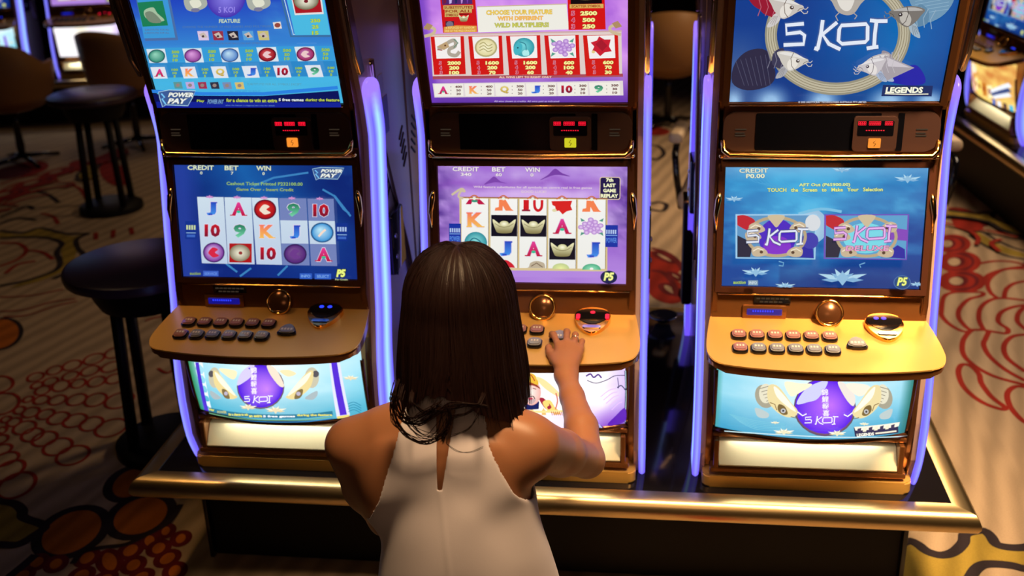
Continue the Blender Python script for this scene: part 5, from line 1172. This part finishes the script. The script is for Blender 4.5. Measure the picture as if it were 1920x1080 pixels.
for k_, r in zip(K2, (.0092, .0094, .009, .008)): B.cap(k_, (k_[0]+.032, k_[1]+.022, k_[2]-.004), r, r*.9, .003); B.cap((k_[0]+.032, k_[1]+.022, k_[2]-.004), (k_[0]+.05, k_[1]+.022, k_[2]-.024), r*.9, r*.75, .003)
B.cap((-.12, -.475, .68), (-.085, -.42, .68), .013, .009, .008); B.cap((-.085, -.42, .68), (-.06, -.41, .675), .009, .008, .004)
P, Fc = B.mesh()
me = bpy.data.meshes.new('person'); me.from_pydata([tuple(p) for p in P], [], Fc)
for p in me.polygons: p.use_smooth = True
M_skin = mat('skin', (.33, .135, .062), .42, 0, .4)
sk = M_skin.node_tree.nodes['Principled BSDF']; sk.inputs['Subsurface Weight'].default_value = .12; sk.inputs['Subsurface Radius'].default_value = (.012, .004, .002); sk.inputs['Subsurface Scale'].default_value = .6
bump(M_skin, 260, .12, dist=.0006)
person = link('person', me, None, [M_skin])
tag(person, label='woman seen from behind in a white halter top, right hand on the middle machine', category='person')
sm = person.modifiers.new('smooth', 'SMOOTH'); sm.factor = .5; sm.iterations = 3

# halter top
T = Field((-.30, -.97, .50), (.20, -.55, 1.06), .0035); torso(T, g=.006)
T.ell((-.053, -.795, .60), (.168, .122, .22), .05)
P, Fc = T.mesh(.0005)
zl = [.50, .70, .759, .826, .908, .976, 1.004, 1.04]; xl_ = [-.5, -.30, -.228, -.197, -.170, -.152, -.144, -.138]
xr_ = [.5, .2, .085, .052, .008, -.008, -.010, -.006]; zr = [.50, .735, .785, .838, .927, .985, 1.010, 1.04]
P = np.array(P, float)
fold = .0032*np.sin(P[:, 0]*42+P[:, 2]*9+1.5*np.sin(P[:, 2]*14))*np.clip((.80-P[:, 2])*7, 0, 1)+.0045*np.sin((P[:, 0]+.07)*30-(P[:, 2]-.8)*26)*np.exp(-((P[:, 2]-.82)/.05)**2)*np.clip(np.abs(P[:, 0]+.08)*14, 0, 1)
P += np.c_[np.zeros(len(P)), fold*np.sign(P[:, 1]+.78), np.zeros(len(P))]
def side_dist(xs, zs, sgn):
    x0 = np.interp(P[:, 2], zs, xs); sl = (np.interp(P[:, 2]+.004, zs, xs)-np.interp(P[:, 2]-.004, zs, xs))/.008; k = np.sqrt(1+sl*sl); return sgn*(P[:, 0]-x0)/k, sl, k
slit_c = np.interp(P[:, 2], [.853, .985], [-.081, -.073]); slit_w = np.interp(P[:, 2], [.846, .87, .985], [.0025, .0055, .0165]); back = P[:, 1] < -.76
inslit = back & (P[:, 2] > .846) & (P[:, 2] < .992) & (np.abs(P[:, 0]-slit_c) < slit_w)
ok = (P[:, 2] < 1.032) & (P[:, 2] > .51) & ~(inslit & (np.abs(P[:, 0]-slit_c) < slit_w-.0032))
for xs, zs, sgn in ((xl_, zl, 1), (xr_, zr, -1)):
    d_, sl, k = side_dist(xs, zs, sgn); ok &= d_ > -.0048; o_ = ok & (d_ < 0)
    P[o_, 0] -= (sgn*d_/k)[o_]; P[o_, 2] += (sgn*d_*sl/k)[o_]
near = ok & inslit; P[near, 0] = (slit_c+np.sign(P[:, 0]-slit_c)*slit_w)[near]
Fk = [f for f in Fc if all(ok[i] for i in f)]
me = bpy.data.meshes.new('halter_top'); me.from_pydata([tuple(p) for p in P], [], Fk)
bm = bmesh.new(); bm.from_mesh(me); bmesh.ops.delete(bm, geom=[v for v in bm.verts if not v.link_faces], context='VERTS')
for v in bm.verts:   # soft centre seam
    if v.co.y < -.76 and v.co.z < .853: v.co.y -= .0016*math.exp(-((v.co.x-(-.081+(.853-v.co.z)*.12))/.0035)**2)
# boundary loop becomes a narrow hem
edge_pts = []
bm.to_mesh(me); bm.free()
for p in me.polygons: p.use_smooth = True
M_cloth = bump(mat('white_crepe', (.66, .585, .63), .75, 0, .25), 700, .25, dist=.0006)
M_cloth.node_tree.nodes['Principled BSDF'].inputs['Sheen Weight'].default_value = .2
top = link('halter_top', me, person, [M_cloth])
s1 = top.modifiers.new('smooth', 'SMOOTH'); s1.iterations = 4; s1.factor = .5
s2 = top.modifiers.new('thickness', 'SOLIDIFY'); s2.thickness = .003; s2.offset = 1
def plane_pt(u, v, y=-.872): return (-.141+(u-757)*.00098-(v-775)*.00006, y, 1.004-(v-775)*.00112+(u-757)*.00003)

# hair: one sheet of combed locks plus loose strands
HC = Vector((-.056, -.708, 1.165))
def hair_pt(a, s, out=0.0):
    """a: angle from the back of the head (0) round to the face (pi); s: 0 crown .. 1 ends"""
    sx, cy = math.sin(a), -math.cos(a); fa = abs(a)
    rx, ry, rz = .104+out, .108+out, .112+out
    g = .0016*math.sin(a*17+1.7*math.sin(a*7))+.0007*math.sin(a*61+2.1*math.sin(a*13)+1)+.0004*math.sin(a*131)
    end = 1.0 if fa < 2.05 else max(.30, 1-(fa-2.05)*2.6)
    s = s*end
    head = .42
    if s < head:
        t = s/head*math.pi/2; r_ = math.sin(t); z = HC.z+rz*math.cos(t)
        x = HC.x+rx*sx*r_**.85; y = HC.y+ry*cy*r_**.95
        # centre parting: small dip along the crown
        z -= .004*math.exp(-(x-HC.x)**2/.00012)*(1-r_)
        amp = min(1, r_*1.1)
    else:
        q = (s-head)/(1-head)
        zb = 1.034-.004*math.sin(a*3.1+.5)-.004*abs(math.sin(a*9+1))-.002*math.sin(a*23)
        if sx > .1: zb -= .075*min(1, (sx-.1)/.7)
        if sx < -.3: zb -= .060*min(1, (-sx-.3)/.5)
        z = HC.z+(zb-HC.z)*q
        w_ = 1+.14*q**.8 if sx > 0 else 1+.17*q**.7
        x = HC.x+rx*sx*w_+(.006*q if sx > 0 else -.004*q); yb = -.826 if cy < 0 else -.68
        y = HC.y+ry*cy*(1+.10*q) if cy > 0 else HC.y+ry*cy*(1+.30*q)
        amp = 1+.9*q
        x += .003*math.sin(q*5+a*3)*q
    n = Vector((sx/rx, cy/ry, 0)).normalized()
    return (x+n.x*g*amp, y+n.y*g*amp, z)
NA, NS = 420, 46
V = [hair_pt(-math.pi+2*math.pi*i/NA, j/(NS-1)) for i in range(NA) for j in range(NS)]
Fh = [(i*NS+j, i*NS+j+1, ((i+1) % NA)*NS+j+1, ((i+1) % NA)*NS+j) for i in range(NA) for j in range(NS-1)]
bm = bmesh.new(); vs = [bm.verts.new(v) for v in V]
for f in Fh: bm.faces.new([vs[i] for i in f])
bmesh.ops.remove_doubles(bm, verts=bm.verts[:], dist=.0002)
rnd = random.Random(5)
for i in range(1400):
    a = rnd.uniform(-2.4, 2.4); s0 = rnd.uniform(0, .5); s1_ = rnd.uniform(.75, 1.0)+(.03 if rnd.random() < .3 else 0); dr = rnd.uniform(-.05, .05); o = rnd.uniform(.0008, .0024)
    pts = [hair_pt(a+dr*q, s0+(s1_-s0)*q, o) for q in [k/13 for k in range(14)]]
    if s1_ > .97: e = pts[-1]; pts.append((e[0]+rnd.uniform(-.004, .004), e[1]-rnd.uniform(0, .006), e[2]-rnd.uniform(.008, .022)))
    tube(bm, pts, [.0003]+[.0006]*(len(pts)-2)+[.0002], 4, cap=False, mi=1)
def curl(px, y=-.876, r=.0012, n=1, jit=2):
    for k in range(n):
        q = [(u+rnd.uniform(-jit, jit), v+rnd.uniform(-jit, jit)) for u, v in px]
        pts = [plane_pt(u, v, y-.00018*k) for u, v in catmull(q, False, 5)]
        # start inside the hair, then lie on the cloth
        pts[0] = (pts[0][0], pts[0][1]+.03, pts[0][2]); tube(bm, pts, [r]*(len(pts)-1)+[.0003], 5, cap=False, mi=1)
curl([(738, 735), (742, 775), (765, 805), (800, 818), (832, 806), (846, 780), (842, 752)], r=.0007, n=13, jit=6)
curl([(752, 735), (770, 780), (800, 806), (826, 798), (838, 765)], r=.0007, n=7, jit=8)
curl([(745, 740), (760, 778), (790, 786), (822, 768), (850, 748), (900, 752)], r=.0008, n=8, jit=4)
curl([(742, 725), (748, 760), (770, 778), (800, 770), (830, 748)], r=.0008, n=14, jit=8)
curl([(770, 740), (800, 764), (840, 760), (880, 750), (920, 755)], r=.0006, n=8, jit=4)
curl([(905, 745), (880, 765), (850, 775), (838, 800), (832, 820)], r=.0006, n=7, jit=3)
curl([(838, 820), (860, 835), (885, 838), (910, 828)], r=.0005, n=2); curl([(900, 765), (880, 795), (850, 806)], r=.0005, n=3, jit=4)
bmesh.ops.recalc_face_normals(bm, faces=bm.faces)
me = bpy.data.meshes.new('hair'); bm.to_mesh(me); bm.free()
for p in me.polygons: p.use_smooth = True
M_hair = mat('dark_brown_hair', (.013, .0038, .0032), .38, 0, .4)
bump(M_hair, 60, .5, vec=(9, 9, .25), dist=.002, detail=5)
hair = link('hair', me, person, [M_hair, mat('hair_strand', (.014, .0045, .0035), .6, 0, .2)])

# ring, eyes, trousers, sandals below the frame, and the stool she sits on
bm = bmesh.new(); tube(bm, [(.1195+.0098*math.cos(t), -.178+.004*math.sin(t), .8435+.0095*math.sin(t)) for t in [2*math.pi*k/20 for k in range(20)]], .0007, 6, True)
bmesh.ops.create_icosphere(bm, subdivisions=1, radius=.0014, matrix=Matrix.Translation((.120, -.180, .8535)))
tag(from_bm('finger_ring', bm, person, [M_chrome]), label='small silver ring on the ring finger')
for sx in (-1, 1):
    bm = bmesh.new(); bmesh.ops.create_uvsphere(bm, u_segments=16, v_segments=10, radius=.0112, matrix=Matrix.Translation((-.054+sx*.030, -.6285, 1.150)))
    for f in bm.faces: f.material_index = 1 if (f.calc_center_median()-Vector((-.054+sx*.030, -.6175, 1.147))).length < .0055 else 0
    from_bm('eye', bm, person, [mat('eye_white', (.7, .68, .65), .15), M_black], smooth=True)
G = Field((-.30, -.98, .0), (.22, -.16, .66), .006)
G.ell((-.050, -.795, .575), (.172, .135, .10), .02)
for sx in (-1, 1):
    hx = -.06+sx*.080; kx = -.11+sx*.075
    G.cap((hx, -.78, .575), (kx, -.40, .585), .080, .056, .03); G.cap((kx, -.40, .575), (kx, -.47, .14), .056, .034, .02)
P, Fc = G.mesh(); me = bpy.data.meshes.new('trousers'); me.from_pydata([tuple(p) for p in P], [], Fc)
for p in me.polygons: p.use_smooth = True
link('trousers', me, person, [mat('black_cloth', (.006, .006, .008), .8)])
for sx in (-1, 1):
    Sf = Field((-.30, -.62, -.01), (.22, -.20, .2), .004); kx = -.11+sx*.075
    Sf.cap((kx, -.475, .15), (kx, -.478, .07), .032, .034, .01); Sf.cap((kx, -.49, .036), (kx+sx*.012, -.30, .026), .032, .026, .02)
    P, Fc = Sf.mesh(); me = bpy.data.meshes.new('shoe'); me.from_pydata([tuple(p) for p in P], [], Fc)
    for p in me.polygons: p.use_smooth = True
    link('shoe', me, person, [M_black])
st = empty('bar_stool', (-.05, -.83, 0), label='low black stool under the seated woman, mostly hidden by her', category='stool')
bm = bmesh.new(); lathe(bm, [(0, 0), (.16, 0), (.185, .015), (.188, .04), (.17, .06), (0, .066)], (0, 0, .41), 32); from_bm('seat', bm, st, [M_black_matt], smooth=True)
bm = bmesh.new(); lathe(bm, [(0, 0), (.2, 0), (.2, .012), (.04, .03), (.028, .06), (.028, .41), (0, .41)], n=28); from_bm('pedestal', bm, st, [M_black], angle=40)
# ------------------------------------------------------------------ carpet and hall
CC = {'R': (.23, .018, .012), 'K': (.022, .016, .02), 'D': (.10, .010, .014), 'Y': (.27, .19, .035), 'O': (.36, .10, .012), 'B': (.34, .25, .17)}
def carpet():
    V, C, F = [], [], []
    def addp(pts, fs, c, z):
        n = len(V); V.extend((x, y, z) for x, y in pts); C.extend([c]*len(pts)); F.extend(tuple(i+n for i in f) for f in fs)
    addp([(-14, -5), (14, -5), (14, 18), (-14, 18)], [(0, 1, 2, 3)], CC['B'], 0)
    def place(data, M, z0):
        for i, d in enumerate(data):
            k, c, w_, cl = d[:4]; q = d[4:]; pts = [(q[j], q[j+1]) for j in range(0, len(q), 2)]; z = z0+i*.000012
            if k == 'e':
                (cx, cy), (ax, ay), (bx, by) = pts; pts = [(cx+ax*math.cos(t)+bx*math.sin(t), cy+ay*math.cos(t)+by*math.sin(t)) for t in [2*math.pi*j/28 for j in range(28)]]
            else: pts = catmull(pts, bool(cl), 4)
            pts = [M(p) for p in pts]
            if w_ == 0:
                addp(pts, [tuple(range(len(pts)))], CC[c], z)
            else:
                n = len(pts); L = []
                for j in range(n):
                    a = pts[(j+1) % n] if cl else pts[min(j+1, n-1)]; b = pts[j-1] if cl else pts[max(j-1, 0)]
                    dx, dy = a[0]-b[0], a[1]-b[1]; h = math.hypot(dx, dy)+1e-9; L += [(pts[j][0]-dy/h*w_/2, pts[j][1]+dx/h*w_/2), (pts[j][0]+dy/h*w_/2, pts[j][1]-dx/h*w_/2)]
                fs = [(2*j, 2*j+1, 2*j+3, 2*j+2) for j in range(n-1)]
                if cl: fs.append((2*n-2, 2*n-1, 1, 0))
                addp(L, fs, CC[c], z)
    place(CARPET, lambda p: p, .0006)
    # the woven design repeats over the hall
    for k, (tx, ty) in enumerate([(0, 6.5), (-3.8, 7.2), (3.9, 6.6), (-5.5, 1.2), (5.0, .5), (-1.5, -3.8)]):
        place(CARPET, lambda p: (p[0]+tx, p[1]+ty), .0030+k*.0022)
    me = bpy.data.meshes.new('floor'); me.from_pydata(V, [], F)
    at = me.color_attributes.new('paint', 'FLOAT_COLOR', 'POINT'); at.data.foreach_set('color', np.array([(*c, 1) for c in C], np.float32).ravel())
    mt = attr_mat('patterned_carpet', 0, rough=.95, emission=False); nt = mt.node_tree; p = nt.nodes['Principled BSDF']; p.inputs['Specular IOR Level'].default_value = .1
    a = [n for n in nt.nodes if n.type == 'ATTRIBUTE'][0]
    tc = nt.nodes.new('ShaderNodeTexCoord'); mp = nt.nodes.new('ShaderNodeMapping'); mp.inputs['Rotation'].default_value = (0, 0, math.radians(68)); mp.inputs['Scale'].default_value = (1, .12, 1)
    n1 = nt.nodes.new('ShaderNodeTexWave'); n1.inputs['Scale'].default_value = 9; n1.inputs['Distortion'].default_value = 3.5; n1.inputs['Detail'].default_value = 3
    n2 = nt.nodes.new('ShaderNodeTexNoise'); n2.inputs['Scale'].default_value = 260
    mr = nt.nodes.new('ShaderNodeMapRange'); mr.inputs['To Min'].default_value = .74; mr.inputs['To Max'].default_value = 1.08
    mr2 = nt.nodes.new('ShaderNodeMapRange'); mr2.inputs['To Min'].default_value = .75; mr2.inputs['To Max'].default_value = 1.25
    m1 = nt.nodes.new('ShaderNodeMath'); m1.operation = 'MULTIPLY'; mx = nt.nodes.new('ShaderNodeVectorMath'); mx.operation = 'SCALE'
    bp = nt.nodes.new('ShaderNodeBump'); bp.inputs['Strength'].default_value = .4; bp.inputs['Distance'].default_value = .004
    nt.links.new(tc.outputs['Object'], mp.inputs[0]); nt.links.new(mp.outputs[0], n1.inputs[0]); nt.links.new(tc.outputs['Object'], n2.inputs[0])
    nt.links.new(n1.outputs['Fac'], mr.inputs['Value']); nt.links.new(n2.outputs[0], mr2.inputs['Value']); nt.links.new(mr.outputs[0], m1.inputs[0]); nt.links.new(mr2.outputs[0], m1.inputs[1])
    nt.links.new(a.outputs['Color'], mx.inputs[0]); nt.links.new(m1.outputs[0], mx.inputs['Scale']); nt.links.new(mx.outputs[0], p.inputs['Base Color'])
    nt.links.new(n2.outputs[0], bp.inputs['Height']); nt.links.new(bp.outputs[0], p.inputs['Normal'])
    o = link('floor', me, None, [mt]); o['kind'] = 'structure'
carpet()
M_wall = mat('brown_wall', (.05, .028, .018), .7)
for nm, c, s in (('wall_back', (0, 18.05, 1.75), (28, .1, 3.5)), ('wall_left', (-14.05, 6.5, 1.75), (.1, 23, 3.5)), ('wall_right', (14.05, 6.5, 1.75), (.1, 23, 3.5)), ('wall_front', (0, -5.05, 1.75), (28, .1, 3.5)), ('ceiling', (0, 6.5, 3.55), (28, 23, .1))):
    bm = bmesh.new(); box(bm, c, s); o = from_bm(nm, bm, None, [M_wall]); o['kind'] = 'structure'
# ------------------------------------------------------------------ things further off
M_tan = bump(mat('tan_leather', (.34, .17, .06), .5, 0, .4), 40, .1)
M_cream = mat('cream_leather', (.62, .46, .30), .5, 0, .4)
M_grey = mat('grey_underside', (.12, .10, .13), .6)
def side_table(loc, label):
    t = empty('side_table', loc, label=label, category='table', group='round black tables by the machines')
    bm = bmesh.new(); lathe(bm, [(0, .66), (.225, .66), (.248, .668), (.252, .685), (.248, .698), (.235, .703), (0, .703)], n=48); from_bm('table_top', bm, t, [mat('dark_gloss_table_top', (.034, .016, .026), .3, 0, .5)], angle=35)
    bm = bmesh.new(); lathe(bm, [(0, .56), (.15, .56), (.17, .60), (.18, .66), (0, .66)], n=32); from_bm('apron', bm, t, [M_black_matt], angle=40)
    for k in range(4):
        a = math.radians(45+90*k+12); bm = bmesh.new()
        c, s_ = math.cos(a), math.sin(a); tube(bm, [(c*.115, s_*.115, .60), (c*.14, s_*.14, .03)], .021, 4); from_bm('leg', bm, t, [M_black_matt])
    bm = bmesh.new(); lathe(bm, [(0, 0), (.185, 0), (.185, .03), (.16, .045), (0, .045)], n=36); from_bm('base_plate', bm, t, [M_black_matt], angle=40)
    return t
side_table((-1.40, .67, 0), 'round black table standing beside the left slot machine')
side_table((-2.93, 3.36, 0), 'round glossy black table further back, in front of the brown chairs')
def tub_chair(loc, rz, label):
    t = empty('tub_chair', loc, rz, label=label, category='chair', group='brown tub chairs')
    bm = bmesh.new(); rows = []
    N = 36
    for i in range(N+1):
        a = math.radians(-135+270*i/N); f = (math.cos(a)+.7)/1.7; top = .66+.20*max(0, f)**1.2; dip = .06*math.exp(-((abs(math.degrees(a))-75)/18)**2)
        bot = .40; sx, cy = math.sin(a), -math.cos(a)
        ring = [(.21, bot), (.275, bot+.08), (.30, (top+bot)/2), (.315, top-dip), (.295, top-dip+.008), (.275, top-dip-.01), (.26, (top+bot)/2), (.22, bot+.1)]
        rows.append([bm.verts.new((sx*r, cy*r, z)) for r, z in ring])
    for A, B_ in zip(rows, rows[1:]):
        for k in range(8): f = bm.faces.new((A[k], A[(k+1) % 8], B_[(k+1) % 8], B_[k])); f.smooth = True
    bm.faces.new(rows[0]); bm.faces.new(rows[-1][::-1]); from_bm('shell', bm, t, [M_tan])
    bm = bmesh.new(); lathe(bm, [(0, .37), (.15, .38), (.22, .41), (.24, .46), (.22, .50), (0, .51)], n=32); from_bm('seat', bm, t, [M_tan], smooth=True)
    bm = bmesh.new(); lathe(bm, [(0, .04), (.022, .04), (.03, .12), (.022, .28), (.035, .37), (0, .37)], n=16); from_bm('pedestal', bm, t, [M_black], smooth=True)
    for k in range(4):
        a = math.radians(45+90*k); bm = bmesh.new(); tube(bm, [(0, 0, .05), (.14*math.cos(a), .14*math.sin(a), .035), (.26*math.cos(a), .26*math.sin(a), .012)], [.02, .016, .012], 8); from_bm('foot', bm, t, [M_black])
    return t
tub_chair((-4.08, 4.38, 0), math.radians(8), 'brown tub chair at the far left, behind the glossy round table')
tub_chair((-3.46, 4.88, 0), math.radians(-12), 'brown tub chair between the far table and the left slot machine')
tub_chair((.40, 5.45, 0), math.radians(4), 'brown tub chair on a black pedestal, seen between the middle and right machines')
def gaming_chair(loc, rz, label):
    t = empty('gaming_chair', loc, rz, label=label, category='chair', group='cream seats of the back row')
    bm = bmesh.new(); box(bm, (0, .21, .78), (.40, .08, .50), .04, Matrix.Rotation(-.10, 3, 'X'), seg=4); from_bm('backrest', bm, t, [M_cream], angle=50)
    bm = bmesh.new(); box(bm, (0, 0, .50), (.42, .42, .09), .04, seg=4); from_bm('seat', bm, t, [M_cream], angle=50)
    bm = bmesh.new(); box(bm, (0, 0, .445), (.36, .36, .03), .01); from_bm('seat_pan', bm, t, [M_grey])
    for s in (-1, 1):
        bm = bmesh.new(); tube(bm, [(s*.225, .17, .74), (s*.235, .0, .735), (s*.23, -.14, .70), (s*.22, -.15, .60), (s*.20, -.12, .45)], .015, 8); ar = from_bm('arm', bm, t, [M_black])
        bm = bmesh.new(); box(bm, (s*.235, .02, .755), (.065, .26, .05), .022, seg=4); from_bm('arm_pad', bm, ar, [M_cream], angle=50)
    bm = bmesh.new(); lathe(bm, [(0, 0), (.21, 0), (.21, .012), (.05, .03), (.03, .06), (.03, .43), (0, .43)], n=28); from_bm('pedestal', bm, t, [M_black], angle=40)
    return t
gaming_chair((.64, 2.18, 0), math.radians(-8), 'cream padded chair on the far side of the stand, seen between two machines')
gaming_chair((1.29, 2.08, 0), math.radians(4), 'cream padded chair behind the right slot machine, only its rounded edge showing')
# right-hand bank, turned to face left
rb = copy_tree(mR); rb.location = (2.235, 3.90, Z_ST); rb.rotation_euler = (0, 0, math.radians(-84.8)); rb.scale = (1.38, 1, 1); rb['label'] = 'slot machine in the far right bank with a gold lit picture under its deck'
def art_belly_gold():
    a = Art([(0, 0), (100, 0), (100, 50), (0, 50)], v0=.36)
    def f(u, v): n = fbm(u*8, v*8, 61); return mixn((200, 110, 50), (250, 220, 120), np.clip(n*1.5-.2+v*.3, 0, 1))
    a.bg(40, 24, f)
    for k in range(6): a.poly([(5+k*11, 22), (14+k*11, 18), (13+k*11, 40), (6+k*11, 44)], [(250, 225, 110), (200, 120, 40), (255, 240, 180)][k % 3]); a.ell(9+k*11, 30, 2.5, 5, (160, 70, 30))
    for k in range(3): a.poly([(62+k*3, 30+k*3), (92, 4+k*8), (96, 9+k*8), (66+k*3, 33+k*3)], (235, 240, 250) if k % 2 == 0 else (60, 80, 130))
    for k in range(4): a.rect(68+k*8, 40, 73+k*8, 50, [(60, 110, 200), (235, 240, 250), (90, 60, 60), (80, 190, 220)][k])
    a.ell(22, 6, 12, 8, (255, 235, 200)); return a
for ch in list(rb.children):
    if ch.name.startswith('backlit_belly_glass'): bpy.data.objects.remove(ch)
art_belly_gold().build('backlit_belly_glass', rb, surf_belly, M_paint_bright, cuts=10)
rb['group'] = 'slot machines in other banks'; rb['category'] = 'slot machine'
sb = make_stand('machine_stand', 'black machine stand with gold edge at the far right', -2.2, 2.2, -.135, 1.0, inset=.03)
sb.location = (2.235+.43+.02, 3.60, 0); sb.rotation_euler = (0, 0, math.radians(-84.8))
# far-left bank facing the camera
for src, x, y, lab in ((mM, -4.10, 5.62, 'slot machine in the far left bank, seen between the two brown chairs'), (mL, -4.86, 5.43, 'slot machine at the far left corner, mostly cut off by the frame')):
    c = copy_tree(src); c.location = (x, y, Z_ST); c.rotation_euler = (0, 0, math.radians(14)); c['label'] = lab; c['group'] = 'slot machines in other banks'
sl_ = make_stand('machine_stand', 'black machine stand at the far left behind the brown chairs', -1.5, 1.2, -.135, .6)
sl_.location = (-4.536, 5.75, 0); sl_.rotation_euler = (0, 0, math.radians(14))
